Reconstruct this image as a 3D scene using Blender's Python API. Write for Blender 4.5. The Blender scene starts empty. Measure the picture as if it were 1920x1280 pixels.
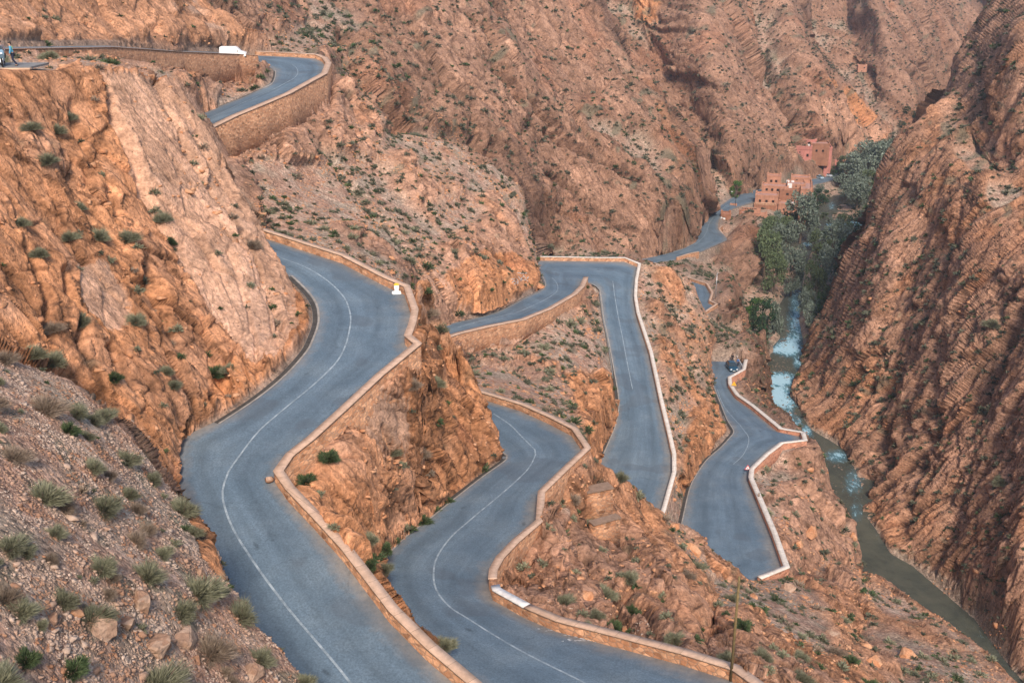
import bpy, bmesh, math, random
import numpy as np
from mathutils import Vector, Matrix
R = math.radians
random.seed(7)
rng = np.random.default_rng(11)
C = bpy.context.scene.collection
scene = bpy.context.scene

# ------------------------------------------------------------------ camera, sky, sun, exposure
H0 = 112.0                       # camera height above the datum; every traced height below is relative to the camera
FPX = 2000.0                     # focal length in pixels of the 1920 x 1280 photograph
PITCH = R(20.0)
SP, CP = math.sin(PITCH), math.cos(PITCH)
cam = bpy.data.cameras.new('camera'); camo = bpy.data.objects.new('camera', cam); C.objects.link(camo)
cam.sensor_width = 36.0; cam.lens = 36.0*FPX/1920.0
cam.clip_start = 0.5; cam.clip_end = 6000
camo.location = (0, 0, H0); camo.rotation_euler = (R(90)-PITCH, 0, 0)
scene.camera = camo

w = bpy.data.worlds.new("World"); scene.world = w; w.use_nodes = True
nt = w.node_tree; bg = nt.nodes['Background']
sky = nt.nodes.new('ShaderNodeTexSky'); sky.sky_type = 'NISHITA'; sky.sun_disc = False
SUN_EL, SUN_AZ = 43.0, 174.0     # compass-like: 0 = +Y (away from the camera), 90 = +X; the light is behind and to the right
sky.sun_elevation = R(SUN_EL); sky.sun_rotation = R(SUN_AZ)
sky.air_density = 1.0; sky.dust_density = 1.5; sky.ozone_density = 1.5
nt.links.new(sky.outputs[0], bg.inputs[0]); bg.inputs[1].default_value = 0.12
sl = bpy.data.lights.new('sun', 'SUN'); sl.energy = 3.1; sl.angle = R(14); sl.color = (1.0, 0.86, 0.72)
so = bpy.data.objects.new('sun', sl); C.objects.link(so)
sd = Vector((math.sin(R(SUN_AZ))*math.cos(R(SUN_EL)), math.cos(R(SUN_AZ))*math.cos(R(SUN_EL)), math.sin(R(SUN_EL))))
so.rotation_euler = sd.to_track_quat('Z', 'Y').to_euler(); so.location = (60, -60, H0+120)
vs = scene.view_settings; vs.view_transform = 'Standard'; vs.look = 'None'; vs.gamma = 1.0; vs.use_curve_mapping = False
vs.exposure = 0.66

scene.cycles.max_bounces = 3; scene.cycles.diffuse_bounces = 2; scene.cycles.glossy_bounces = 2; scene.cycles.transmission_bounces = 2

# ------------------------------------------------------------------ pixel <-> world
def pdir(u, v):
    a = (np.asarray(u, float)-960.0)/FPX; b = -(np.asarray(v, float)-640.0)/FPX
    return np.stack([a, CP+b*SP, -SP+b*CP], -1)
WALLS = {}                        # name -> dict(top=Nx3 camera-relative points of the wall top line)
def wall_r(name, u, v):
    P = WALLS[name]['top']; U, V, _ = proj(P); Rr = np.hypot(P[:, 0], P[:, 1]); best = (1e9, Rr[0])
    for i in range(len(P)-1):
        f = np.linspace(0, 1, 25); d = np.hypot(3*(U[i]+f*(U[i+1]-U[i])-u), V[i]+f*(V[i+1]-V[i])-v); k = int(d.argmin())
        if d[k] < best[0]: best = (d[k], Rr[i]+f[k]*(Rr[i+1]-Rr[i]))
    return best[1]
def rw_plane(u, v, off=0.0):
    d = pdir(u, v)                # right canyon wall: x = 78 + (z+106)*0.466
    return (78.0-off+106*0.466)/(d[0]-0.466*d[2])
WOFF = {'T1': 1.7, 'T0': 1.5, 'C1': 1.3, 'D1': 1.1, 'C2': 1.0, 'E1': 1.3, 'A1': 0.8, 'B1': 0.8}
def tdepth(u, v, s):
    d = pdir(u, v)
    if isinstance(s, tuple):
        if s[0] == 'w': return (wall_r(s[1], u, v)+(-WOFF[s[1]] if s[2] == -0.6 else s[2]))/math.hypot(d[0], d[1])
        if s[0] == 'p': return float(rw_plane(u, v, s[1]))
    if s < 0: return s/d[2]
    return s/math.hypot(d[0], d[1])
def unp(u, v, s):
    return pdir(u, v)*tdepth(u, v, s)
def proj(P):
    P = np.asarray(P, float); f = P[..., 1]*CP-P[..., 2]*SP; up = P[..., 1]*SP+P[..., 2]*CP
    return 960+FPX*P[..., 0]/f, 640-FPX*up/f, f

# ------------------------------------------------------------------ roads as traced cross sections (left, right, height)
TOP = 0.8                         # parapet height: points flagged 't' are read on the wall top
ROADS = {
'A': [((440,458),(420,408,'t'),-25.9),((500,490),(496,432,'t'),-26.4),((538,520),(640,478,'t'),-27.1),((566,548),(717,518,'t'),-27.7),
      ((582,572),(758,536,'t'),-27.9),((586,595),(773,580,'t'),-28.1),((584,612),(768,604,'t'),-28.2),((575,636),(759,628,'t'),-28.4),
      ((562,660),(777,643,'t'),-28.5),((524,702),(707,700,'t'),-28.9),((470,746),(640,762,'t'),-29.3),((400,792),(578,818,'t'),-29.8),
      ((336,826),(537,850,'t'),-30.2),((330,877),(514,882,'t'),-30.5),((338,920),(537,915,'t'),-30.8),((352,970),(585,965,'t'),-31.2),((368,1030),(640,1025,'t'),-31.6),
      ((420,1150),(730,1142,'t'),-32.5),((500,1280),(800,1212,'t'),-33.1),((600,1400),(892,1290,'t'),-33.7),((690,1510),(965,1355,'t'),-34.2)],
'B': [((800,748),(840,712,'t'),-45),((860,780),(900,734,'t'),-44.3),((900,815),(976,757,'t'),-43.8),((925,840),(1026,779,'t'),-43.4),((935,852),(1073,803,'t'),-43),
      ((939,862),(1097,838,'t'),-42.6),((895,894),(1062,870,'t'),-42.2),((842,934),(1010,920,'t'),-41.6),((791,974),(1006,974,'t'),-41.1),
      ((760,996),(962,1011,'t'),-40.7),((730,1022),(932,1042,'t'),-40.3),((712,1044),(919,1065,'t'),-40),((704,1068),(917,1082,'t'),-39.8),
      ((703,1095),(925,1105,'t'),-39.5),((712,1130),(983,1137,'t'),-39.1),((740,1175),(1043,1162,'t'),-38.7),((800,1240),(1144,1188,'t'),-38.1),
      ((900,1310),(1278,1223,'t'),-37.4),((1050,1390),(1374,1253,'t'),-36.9),((1150,1460),(1440,1300,'t'),-36.5)],
'C': [((780,632),(800,641,'t'),-49.5),((845,605),(855,623,'t'),-50.3),((888,596),(909,610,'t'),-51),((932,583),(976,597,'t'),-51.9),((982,558),(1026,577,'t'),-52.9),
      ((1018,538),(1073,550,'t'),-54),((1013,515),(1088,535,'t'),-54.8),((1003,499),(1095,518,'t'),-55.4),((1013,481,'t'),(1098,529),-55.8),
      ((1077,482,'t'),(1101,531),-56.3),((1130,483,'t'),(1108,534),-56.8),((1171,483,'t'),(1116,538),-57.3),((1197,494,'t'),(1122,545),-58),
      ((1191,524,'t'),(1126,570),-59),((1189,554,'t'),(1130,600),-60),((1194,585,'t'),(1137,632),-61),((1218,658,'t'),(1146,690),-62.5),
      ((1238,752,'t'),(1154,749),-64),((1251,806,'t'),(1150,790),-65),((1261,850,'t'),(1135,828),-65.8),((1261,884,'t'),(1116,870),-66.3),
      ((1241,954,'t'),(1096,930),-67),((1222,1010,'t'),(1080,990),-67.6)],
'D': [((1235,1105),(1400,1092,'t'),-70.1),((1245,1075),(1420,1080,'t'),-70.2),((1255,1030),(1470,1060,'t'),-70.4),((1270,985),(1448,998,'t'),-71),
      ((1286,917),(1421,934,'t'),-72),((1300,888),(1404,894,'t'),-72.8),((1320,860),(1406,877,'t'),-73.1),((1345,838),(1434,850,'t'),-73.6),
      ((1362,820),(1463,828,'t'),-74),((1370,808),(1506,823,'t'),-74.3),((1362,793),(1502,810,'t'),-74.6),((1357,783),(1461,803,'t'),-75),
      ((1348,762),(1409,760,'t'),-76),((1340,742),(1380,740,'t'),-76.7),((1334,722),(1374,732,'t'),-77),((1332,711),(1366,719,'t'),-77.4),
      ((1330,700),(1365,706,'t'),-77.7),((1327,688),(1392,691,'t'),-78.2),((1322,677),(1396,673,'t'),-78.7)],
'E': [((1270,590),(1317,586,'t'),-80.6),((1300,578),(1342,569,'t'),-80.8),((1300,566),(1329,563,'t'),-81),((1300,548),(1334,548,'t'),-81.4),((1297,532),(1324,531,'t'),-81.8),((1270,526),(1287,519,'t'),-82.2)],
'F': [((1200,486),(1200,500),-83.6),((1258,472),(1270,482,'t'),-84.4),((1282,464),(1318,471),-84.7),((1298,453),(1362,451),-85),((1302,432),(1347,428),-85.6),
      ((1317,408),(1352,407),-86.6),((1357,381),(1377,391),-88.4),((1381,364),(1402,383),-89.6),((1418,355),(1440,372),-90.6),((1470,350),(1490,362),-91.6),
      ((1515,337),(1520,349),-92.8),((1545,332),(1552,341),-93.5),((1569,322),(1580,333),-94.2),((1585,316),(1600,325),-94.8)],
'T': [((-120,89.3),(-120,92,'t'),-8.4),((0,88.2),(0,91,'t'),-9.2),((200,85.8),(201,88,'t'),-11.6),((336,95.2),(336,97,'t'),-14.8),((425,98.5),(440,101,'t'),-16.9),
      ((479,96,'t'),(482,113),-17.9),((549,99,'t'),(492,120),-18.4),((591,102,'t'),(505,126),-18.9),((604,108,'t'),(513,133),-19.3),((611,118,'t'),(513,141),-19.6),
      ((603,137,'t'),(507,155),-19.9),((577,151,'t'),(495,163),-20.3),((535,174,'t'),(478,171),-20.9),((478,198,'t'),(450,184),-21.6),((436,215,'t'),(422,195),-22.2),
      ((393,236,'t'),(380,212),-22.9),((350,252,'t'),(340,226),-23.5)],
}
def sec3(p, z):
    if len(p) == 3:
        P = unp(p[0], p[1], z+TOP); P[2] = z; return P
    return unp(p[0], p[1], z)
RSEC = {}
for k, secs in ROADS.items():
    RSEC[k] = (np.array([sec3(a, z) for a, b, z in secs]), np.array([sec3(b, z) for a, b, z in secs]))
# T upper stretch: the downhill wall top is hardly above the road there
def wall_from(name, pts): WALLS[name] = dict(top=np.array([unp(*p) for p in pts]))
def wr(name, k, side, i0, i1, h=TOP):
    L = RSEC[k][side][i0:i1].copy(); L[:, 2] += h; WALLS[name] = dict(top=L)
wr('A1', 'A', 1, 0, 21); wr('B1', 'B', 1, 0, 20); wr('C1', 'C', 1, 0, 8); wr('C2', 'C', 0, 8, 23)
wr('D1', 'D', 1, 1, 19); wr('E1', 'E', 1, 0, 6); wr('T0', 'T', 1, 0, 4); wr('T1', 'T', 0, 5, 17)
# the upper retaining wall runs on to its free end
WALLS['T0']['top'] = np.vstack([WALLS['T0']['top'], unp(440,101,-16.1)[None], unp(477,103,-16.6)[None]])
wall_from('F1', [(1268,482,-83.6),(1290,475,-83.8),(1309,471,-84.0)])
wall_from('F2', [(1356,442,-85.6),(1347,428,-85.3),(1354,421,-85.8)])

# river surface height by pixel row
RV = np.array([[330,-95.5],[390,-98],[460,-99.2],[540,-100.5],[640,-102.5],[720,-104],[800,-105.3],[860,-105.9],[960,-107],[1080,-108],[1210,-109],[1500,-110.5]])
def zriv(v): return float(np.interp(v, RV[:, 0], RV[:, 1]))
def RB(u, v, dz=-0.5): return (u, v, zriv(v)+dz)

# ------------------------------------------------------------------ image-space depth layers (far to near)
SC = 2.0                          # photograph pixels per raster cell
U0, U1, V0, V1 = -320, 2240, -60, 1600
NU, NV = int((U1-U0)/SC), int((V1-V0)/SC)
def poly_mask(pts):
    x = (np.array([p[0] for p in pts])-U0)/SC; y = (np.array([p[1] for p in pts])-V0)/SC
    m = np.zeros((NV, NU), bool); n = len(x)
    j0, j1 = max(0, int(y.min())), min(NV-1, int(y.max())+1)
    for j in range(j0, j1+1):
        yc = j+0.5; xs = []
        for i in range(n):
            ya, yb = y[i], y[(i+1) % n]
            if (ya <= yc) != (yb <= yc): xs.append(x[i]+(yc-ya)/(yb-ya)*(x[(i+1) % n]-x[i]))
        xs.sort()
        for a, b in zip(xs[::2], xs[1::2]):
            a = max(0, int(math.ceil(a-0.5))); b = min(NU, int(math.floor(b-0.5))+1)
            if b > a: m[j, a:b] = True
    return m
def solve(val, fix, iters=40, ub=None):
    """membrane through the fixed cells, coarse to fine; ub = upper bound"""
    h, ww = val.shape
    if min(h, ww) > 12:
        h2, w2 = (h+1)//2, (ww+1)//2
        V = np.zeros((h2*2, w2*2)); F = np.zeros((h2*2, w2*2)); V[:h, :ww] = np.where(fix, val, 0); F[:h, :ww] = fix
        Vs = V.reshape(h2, 2, w2, 2).sum((1, 3)); Fs = F.reshape(h2, 2, w2, 2).sum((1, 3))
        f2 = Fs > 0; v2 = np.where(f2, Vs/np.maximum(Fs, 1), 0); u2 = None
        if ub is not None:
            Ub = np.full((h2*2, w2*2), 1e9); Ub[:h, :ww] = ub; u2 = Ub.reshape(h2, 2, w2, 2).mean((1, 3))
        c = solve(v2, f2, iters, u2)
        x = np.repeat(np.repeat(c, 2, 0), 2, 1)[:h, :ww]
    else:
        x = np.full(val.shape, val[fix].mean() if fix.any() else 0.0); iters = 300
    x = np.where(fix, val, x)
    for _ in range(iters):
        p = np.pad(x, 1, mode='edge')
        x = np.where(fix, val, 0.25*(p[:-2, 1:-1]+p[2:, 1:-1]+p[1:-1, :-2]+p[1:-1, 2:]))
        if ub is not None: x = np.where(fix, x, np.minimum(x, ub))
    return x
DEP = np.full((NV, NU), np.nan); KIND = np.zeros((NV, NU), np.uint8)      # kind 1 terrain, 2 road, 3 wall face, 4 river bed
ATT = np.zeros((5, NV, NU), np.float32)                                   # talus, orange, brown, green, pale
def line_cells(a, b, ta, tb, D, F):
    n = int(max(abs(b[0]-a[0]), abs(b[1]-a[1]))/SC*1.5)+2
    f = np.linspace(0, 1, n); u = a[0]+f*(b[0]-a[0]); v = a[1]+f*(b[1]-a[1]); q = (1-f)/ta+f/tb
    i = ((u-U0)/SC).astype(int); j = ((v-V0)/SC).astype(int); ok = (i >= 0) & (i < NU) & (j >= 0) & (j < NV)
    D[j[ok], i[ok]] = q[ok]; F[j[ok], i[ok]] = True
def layer(pts, lines=(), kind=1, att=(0.3, 0.5, 0, 0.3, 0), only=None):
    D = np.zeros((NV, NU)); F = np.zeros((NV, NU), bool)
    ts = [tdepth(p[0], p[1], p[2]) for p in pts]; n = len(pts)
    for i in range(n): line_cells(pts[i], pts[(i+1) % n], ts[i], ts[(i+1) % n], D, F)
    for L in lines:
        tl = [tdepth(p[0], p[1], p[2]) for p in L]
        if len(L) == 1: line_cells(L[0], L[0], tl[0], tl[0], D, F)
        for i in range(len(L)-1): line_cells(L[i], L[i+1], tl[i], tl[i+1], D, F)
    us = [p[0] for p in pts]; vv = [p[1] for p in pts]
    i0, i1 = max(0, int((min(us)-U0)/SC)-2), min(NU, int((max(us)-U0)/SC)+3)
    j0, j1 = max(0, int((min(vv)-V0)/SC)-2), min(NV, int((max(vv)-V0)/SC)+3)
    X = solve(D[j0:j1, i0:i1], F[j0:j1, i0:i1], 30)
    M = poly_mask(pts)
    sub = M[j0:j1, i0:i1]
    DEP[j0:j1, i0:i1][sub] = 1.0/np.maximum(X[sub], 1e-5); KIND[j0:j1, i0:i1][sub] = kind
    for c in range(5): ATT[c, j0:j1, i0:i1][sub] = att[c]
def road_layer(k, i0=0, i1=None):
    L, Rr = RSEC[k][0][i0:i1], RSEC[k][1][i0:i1]
    P = np.vstack([L, Rr[::-1]]); u, v, t = proj(P)
    layer([(a, b, float(c)) for a, b, c in zip(u, v, P[:, 2])], kind=2)
def wall_face(name, i0, i1, base, z0=0.0):
    P = WALLS[name]['top'][i0:i1]; u, v, t = proj(P)
    layer([(a, b, float(c)) for a, b, c in zip(u, v, P[:, 2])]+[(p[0], p[1], p[2] if len(p) == 3 else ('w', name, -0.6)) for p in base[::-1]], kind=3)
def parapet(name, i0=0, i1=None):
    P = WALLS[name]['top'][i0:i1]; Q = P.copy(); Q[:, 2] -= 0.95; u, v, t = proj(P); u2, v2, t2 = proj(Q)
    for i in range(len(P)-1):
        layer([(u[i], v[i]-1, float(P[i, 2])), (u[i+1], v[i+1]-1, float(P[i+1, 2])), (u2[i+1], v2[i+1], float(Q[i+1, 2])), (u2[i], v2[i], float(Q[i, 2]))], kind=3)
att = dict(
 BM=(0.35, 0.30, 0.35, 0.55, 0.15), S=(0.55, 0.45, 0.0, 0.45, 0.25), L=(0.15, 0.75, 0.0, 0.25, 0.45), F=(0.75, 0.35, 0.0, 0.5, 0.15),
 M=(0.1, 0.9, 0.0, 0.15, 0.3), RW=(0.18, 0.5, 0.16, 0.5, 0.08), G=(0.45, 0.25, 0.5, 0.45, 0.1), V=(1.0, 0.0, 0.2, 0.3, 0.7), R=(0.35, 0.65, 0.1, 0.35, 0.1))
# far slopes
layer([(1780,-60,1150),(1960,-60,1000),(1960,60,1000),(1850,120,1100),(1780,60,1150)], att=(0.2,0,1,0.2,0))
layer([(1440,-60,700),(1640,-60,740),(1800,-60,850),(1818,0,830),(1838,30,820),(1852,52,815),(1900,120,800),(1860,190,-92),(1810,190,-92),(1750,210,-93),(1690,262,-94),(1600,300,-94),(1500,200,640),(1440,60,680)],
      lines=[[(1630,-40,690),(1648,30,675),(1662,90,660),(1700,180,640)],[(1590,-40,730),(1600,60,700),(1640,170,650)],[(1750,100,750),(1790,150,750)]], att=att['BM'])
layer([(1090,-60,530),(1300,-60,530),(1400,-60,560),(1505,-60,600),(1490,45,585),(1512,110,580),(1560,165,580),(1620,230,585),(1680,265,-94),(1600,306,-94),(1560,322,-94),(1530,335,-93),(1480,345,-92),(1418,355,-90.5),(1381,363,-89.5),(1357,380,-88.3),(1317,406,-86.5),(1250,380,430),(1120,100,500)],
      lines=[[(1180,-40,540),(1200,0,530),(1235,110,500),(1290,215,468),(1350,300,440)],[(1290,-40,520),(1300,0,500),(1325,80,480),(1350,180,452),(1372,260,435),(1385,310,425)],
             [(1392,-40,560),(1395,0,550),(1400,120,510),(1430,230,475),(1470,320,452)],[(1450,0,550),(1475,60,530),(1512,150,510),(1560,240,505),(1590,290,510)]], att=att['BM'])
layer([(350,-60,215),(600,-60,300),(800,-60,345),(1000,-60,380),(1100,-60,395),(1115,0,380),(1145,60,375),(1180,140,365),(1240,230,350),(1290,300,345),(1322,370,342),(1317,406,-86.5),(1302,432,-85.5),(1298,452,-85),(1282,464,-84.7),(1260,472,-84.4),(1200,486,-83.6),(1190,560,-80),(1000,560,290),(1003,470,290),(984,413,285),(976,356,278),(925,309,270),(828,265,255),(741,249,240),(640,175,226),(610,140,226),(610,100,226),(560,97,222),(480,94,222),(437,74,222),(376,27,222),(350,-20,215)],
      lines=[[(700,0,300),(740,110,270),(790,200,262)],[(850,-20,335),(880,90,305),(960,190,300),(1020,300,305),(1040,400,298)],[(940,0,362),(980,110,335),(1080,230,325),(1200,330,318),(1262,400,312),(1290,440,318)],
             [(1060,60,365),(1120,170,348),(1180,260,335),(1250,340,325)],[(560,20,270),(620,100,238)]], att=att['BM'])
# valley floor by the village
layer([(1330,470,-86),(1360,400,-89),(1420,372,-91),(1500,352,-92.5),(1560,330,-94.2),(1600,306,-94.5),(1690,262,-94.5),(1760,200,-93.5),(1830,190,-93),(1800,300,-94),(1700,420,-97.5),(1660,480,-99),(1600,560,-100.5),(1560,640,-102),(1540,720,-103.5),(1560,820,-105.2),(1440,820,-104.5),(1400,660,-101.5),(1400,560,-99),(1370,500,-94)],
      lines=[[(1420,400,-91.5),(1470,420,-92),(1400,420,-91)],[(1540,360,-96.5),(1500,400,-97.2),(1480,450,-98.3)],[(1600,360,-96.6),(1640,400,-97),(1600,420,-97.6)]], att=att['V'])
def river(pts, kind=4): layer([RB(*p) if len(p) == 2 else p for p in pts], kind=kind, att=(1, 0, 0.3, 0, 0.5))
river([(1568,366),(1588,372),(1575,380),(1562,386),(1558,398),(1561,420),(1545,440),(1525,458),(1512,500),(1506,540),(1502,571),(1500,605),(1506,638),(1509,658),(1497,699),(1484,726),(1478,745),(1496,766),(1516,806),(1582,843),(1590,860),(1614,907),(1614,961),(1641,995),(1668,1041),(1714,1065),(1771,1112),(1831,1162),(1870,1213),(1930,1300),(2020,1400),(1960,1420),(1870,1300),(1840,1240),(1800,1215),(1717,1146),(1640,1095),(1600,1070),(1590,980),(1560,950),(1545,917),(1536,860),(1480,806),(1476,786),(1450,766),(1426,742),(1438,726),(1428,709),(1442,672),(1448,652),(1466,632),(1448,611),(1455,581),(1481,537),(1495,497),(1509,460),(1528,420),(1546,384),(1552,376)])
river([(1552,425),(1640,415),(1640,432),(1625,442),(1560,442)])
river([(1575,448),(1625,446),(1615,455),(1580,458)])
# left gorge bank
layer([(1262,484,-85.2),(1309,473,-85.3),(1362,452,-85.6),(1372,430,-87),(1350,426,-86),(1348,404,-87.5),(1372,398,-89),(1385,420,-91),(1412,450,-94.5),(1432,487,-97),(1424,511,-98.5),(1418,540,-99.5),(1377,545,-96),(1395,570,-97),(1400,592,-98.5),(1420,616,-100),(1450,655,-102.2),(1449,664,-102.6),(1424,674,-102.8),(1436,708,-103.2),(1442,722,-103.7),(1430,744,-104),(1452,768,-104.6),(1480,790,-105),(1486,806,-105.2),(1500,830,165),(1461,803,('w','D1',3)),(1409,760,('w','D1',3)),(1380,740,('w','D1',4)),(1376,728,('w','D1',3)),(1366,706,('w','D1',6)),(1394,688,('w','D1',3)),(1399,668,206),(1380,636,214),(1350,624,220),(1322,640,222),(1280,640,235),(1280,590,250),(1318,588,('w','E1',-0.8)),(1343,571,('w','E1',-0.8)),(1338,548,('w','E1',2)),(1326,530,('w','E1',2)),(1288,517,('w','E1',2)),(1240,512,280),(1240,488,300)],
      lines=[[(1300,500,-87),(1370,530,-93)],[(1350,600,-88),(1400,640,-97)],[(1330,655,208),(1360,650,205),(1390,668,205)],[(1405,715,-92),(1420,740,-95)]], att=att['G'])
road_layer('F'); road_layer('E')
river([(1478,740),(1500,745),(1488,726)])
# right canyon wall
Pp = lambda u, v, o=0.0: (u, v, ('p', o))
layer([Pp(1905,-60,-10),Pp(1888,0,-8),Pp(1878,24,-8),Pp(1851,50,-6),Pp(1831,74,-5),Pp(1814,91,-5),Pp(1804,128,-4),Pp(1804,178,-3),Pp(1750,201,6),Pp(1727,232,7),Pp(1690,249,9),Pp(1686,279,9),Pp(1660,302,9),Pp(1643,322,9),Pp(1645,363,7),Pp(1629,423,5),Pp(1622,440,5),Pp(1582,490,3),Pp(1566,541,2),Pp(1542,581,1),Pp(1516,635,0),
       RB(1509,658,0),RB(1497,699,0),RB(1484,726,0),RB(1480,745,0),RB(1496,766,0),RB(1516,806,0),RB(1582,843,0),RB(1590,860,0),RB(1614,907,0),RB(1614,961,0),RB(1641,995,0),RB(1668,1041,0),RB(1714,1065,0),RB(1771,1112,0),RB(1831,1162,0),RB(1870,1213,0),RB(1930,1300,0),RB(2020,1400,0),RB(2240,1600,0),Pp(2240,1300,0),Pp(2240,600,0),Pp(2240,-60,-6)],
      lines=[[Pp(1700,400,6),Pp(1640,600,5),Pp(1560,760,4)],[Pp(1760,400,1),Pp(1700,600,0),Pp(1640,830,0)],[Pp(1850,330,3),Pp(1800,640,3.5),Pp(1700,980,3)],[Pp(1900,500,1),Pp(1850,800,0),Pp(1780,1040,0)],
             [Pp(1840,240,-5),Pp(1870,310,-5),Pp(1920,330,-5)],[Pp(1760,260,3),Pp(1800,330,4),Pp(1830,400,3)],[Pp(1920,60,2),Pp(1910,200,2)],[Pp(1990,500,3),Pp(1940,900,3),Pp(1890,1150,2)]], att=att['RW'])
# outer slope below the lowest near road
layer([(1410,1086,('w','D1',-0.6)),(1471,1062,('w','D1',1.5)),(1450,1000,('w','D1',2)),(1423,934,('w','D1',2)),(1421,922,('w','D1',-0.6)),(1450,882,('w','D1',-0.6)),(1460,862,('w','D1',-0.6)),(1470,846,('w','D1',-0.6)),(1509,838,('w','D1',-0.6)),(1512,822,162),(1535,840,170),(1545,870,172),(1549,915,168),(1575,945,163),(1590,975,160),(1606,984,156),(1608,1000,153),(1604,1038,150),(1602,1072,148),(1640,1090,146),(1640,1200,130),(1400,1200,95)],
      lines=[[(1520,900,160),(1530,1000,145),(1520,1060,135)]], att=(0.5,0.5,0.1,0.4,0.1))
road_layer('D')
parapet('D1')
wall_face('D1', 3, 8, [(1421,922),(1450,882),(1456,862),(1470,845),(1509,838)])
# spur between C and D
layer([(1201,492,('w','C2',1.5)),(1231,494,206),(1262,502,209),(1280,513,210),(1293,531,209),(1310,564,207),(1317,591,204),(1321,638,200),(1330,695,-78),(1332,722,-77),(1344,752,-76),(1361,784,-75),(1371,808,-74.2),(1345,836,-73.5),(1315,862,-73),(1296,888,-72.6),(1284,917,-72),(1276,950,-71.4),(1262,1000,-70.6),(1235,1080,-70.1),(1180,1060,-69),(1222,1004,('w','C2',-0.8)),(1246,954,('w','C2',-0.8)),(1264,900,('w','C2',-0.8)),(1263,850,('w','C2',1.2)),(1253,806,('w','C2',1.2)),(1240,752,('w','C2',1.2)),(1220,658,('w','C2',1.2)),(1196,585,('w','C2',1.2)),(1192,554,('w','C2',1.2)),(1193,524,('w','C2',1.2))],
      lines=[[(1262,560,-64),(1285,660,-68),(1305,750,-70)],[(1300,800,-69.5),(1290,860,-68.5)]], att=(0.6,0.6,0,0.5,0.15))
road_layer('C')
parapet('C2')
parapet('C1')
# between the B2 wall, road C and road B
layer([(872,676,('w','C1',-0.6)),(919,656,('w','C1',-0.6)),(966,651,('w','C1',-0.6)),(993,632,('w','C1',-0.6)),(1046,588,('w','C1',-0.6)),(1093,548,('w','C1',-0.6)),(1099,532,-56.6),(1104,540,-57),(1110,560,-58.6),(1116,590,-59.6),(1133,632,-61),(1142,665,-62),(1150,749,-64),(1149,783,-65),(1136,826,-65.8),(1118,850,-66.2),(1100,900,-66.4),(1060,880,90),(1090,824,('w','B1',2)),(1073,800,('w','B1',2)),(1026,776,('w','B1',2)),(976,754,('w','B1',2)),(900,731,('w','B1',2)),(860,720,108),(840,690,125),(860,680,('w','C1',-0.6))],
      lines=[[(1098,600,-57.5),(1120,680,-58.5),(1125,745,-59),(1080,780,-56)],[(950,680,-54),(1010,730,-52),(1050,765,-50)]], att=(0.6,0.6,0,0.45,0.2))
wall_face('C1', 1, 8, [(872,676),(919,656),(966,651),(993,632),(1046,588),(1093,548),(1097,534)])
# slope between the top wall and road C's upper arm
layer([(388,236,158),(430,316,('w','T1',-0.6)),(465,286,('w','T1',-0.6)),(504,260,('w','T1',-0.6)),(540,243,('w','T1',-0.6)),(575,226,('w','T1',-0.6)),(606,206,('w','T1',-0.6)),(622,186,('w','T1',0.5)),(628,165,200),(640,175,202),(680,210,204),(741,249,206),(808,259,210),(828,265,211),(888,286,214),(925,309,215),(956,332,216),(976,356,215),(983,383,212),(985,413,208),(994,440,204),(1004,462,199),(1001,490,-55.2),(1013,522,-54.5),(1018,537,-54),(982,556,-52.9),(932,581,-51.9),(888,594,-51),(845,603,-50.3),(800,625,-49.5),(780,600,138),(760,530,133),(717,512,126),(640,470,128),(560,440,132),(500,422,136),(440,380,140),(400,300,150)],
      lines=[[(560,330,161),(690,420,152),(780,490,147),(845,545,149)],[(700,300,182),(820,380,182),(920,440,180),(960,500,181)],[(840,540,-47.5),(900,545,-48.5),(960,525,-50)]], att=att['S'])
# ridge below road B running right and down
layer([(1100,845,('w','B1',0.6)),(1117,854,88),(1137,879,91),(1158,893,93),(1186,910,96),(1206,929,99),(1236,956,103),(1266,977,106),(1284,987,107),(1306,1005,109),(1347,1037,111),(1381,1058,111.5),(1414,1083,-71.2),(1470,1076,117),(1500,1079,121),(1560,1078,134),(1602,1070,145),(1650,1085,143),(1717,1136,135),(1760,1165,130),(1817,1206,123),(1865,1245,118),(1910,1290,112),(1990,1380,104),(2100,1600,80),(1500,1600,38),(1460,1330,50),(1442,1302,('w','B1',0.8)),(1374,1255,('w','B1',1.2)),(1278,1225,('w','B1',1.4)),(1144,1190,('w','B1',1.4)),(1043,1163,('w','B1',1.4)),(983,1138,('w','B1',1.2)),(940,1108,63.4),(960,1103,65.5),(975,1085,67.8),(995,1050,('w','B1',-0.6)),(1024,1012,('w','B1',-0.6)),(1030,985,('w','B1',-0.6)),(1045,960,('w','B1',-0.6)),(1060,915,('w','B1',-0.6)),(1066,891,('w','B1',-0.6)),(1100,857,('w','B1',-0.6))],
      lines=[[(1075,960,79),(1100,1050,72),(1150,1150,62),(1200,1190,58)],[(1120,980,86),(1180,1050,80),(1270,1130,70),(1310,1180,66)],[(1330,1090,100),(1330,1180,75),(1320,1220,66)],[(1420,1180,88),(1500,1250,76)],[(1600,1180,118),(1700,1280,100)]], att=att['R'])
wall_face('B1', 5, 14, [(925,1102,62.4),(940,1108,63.4),(960,1103,65.5),(975,1085,67.8),(995,1050),(1024,1012),(1030,985),(1045,960),(1060,915),(1066,891),(1100,857)][::-1])
road_layer('B')
parapet('B1')
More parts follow.
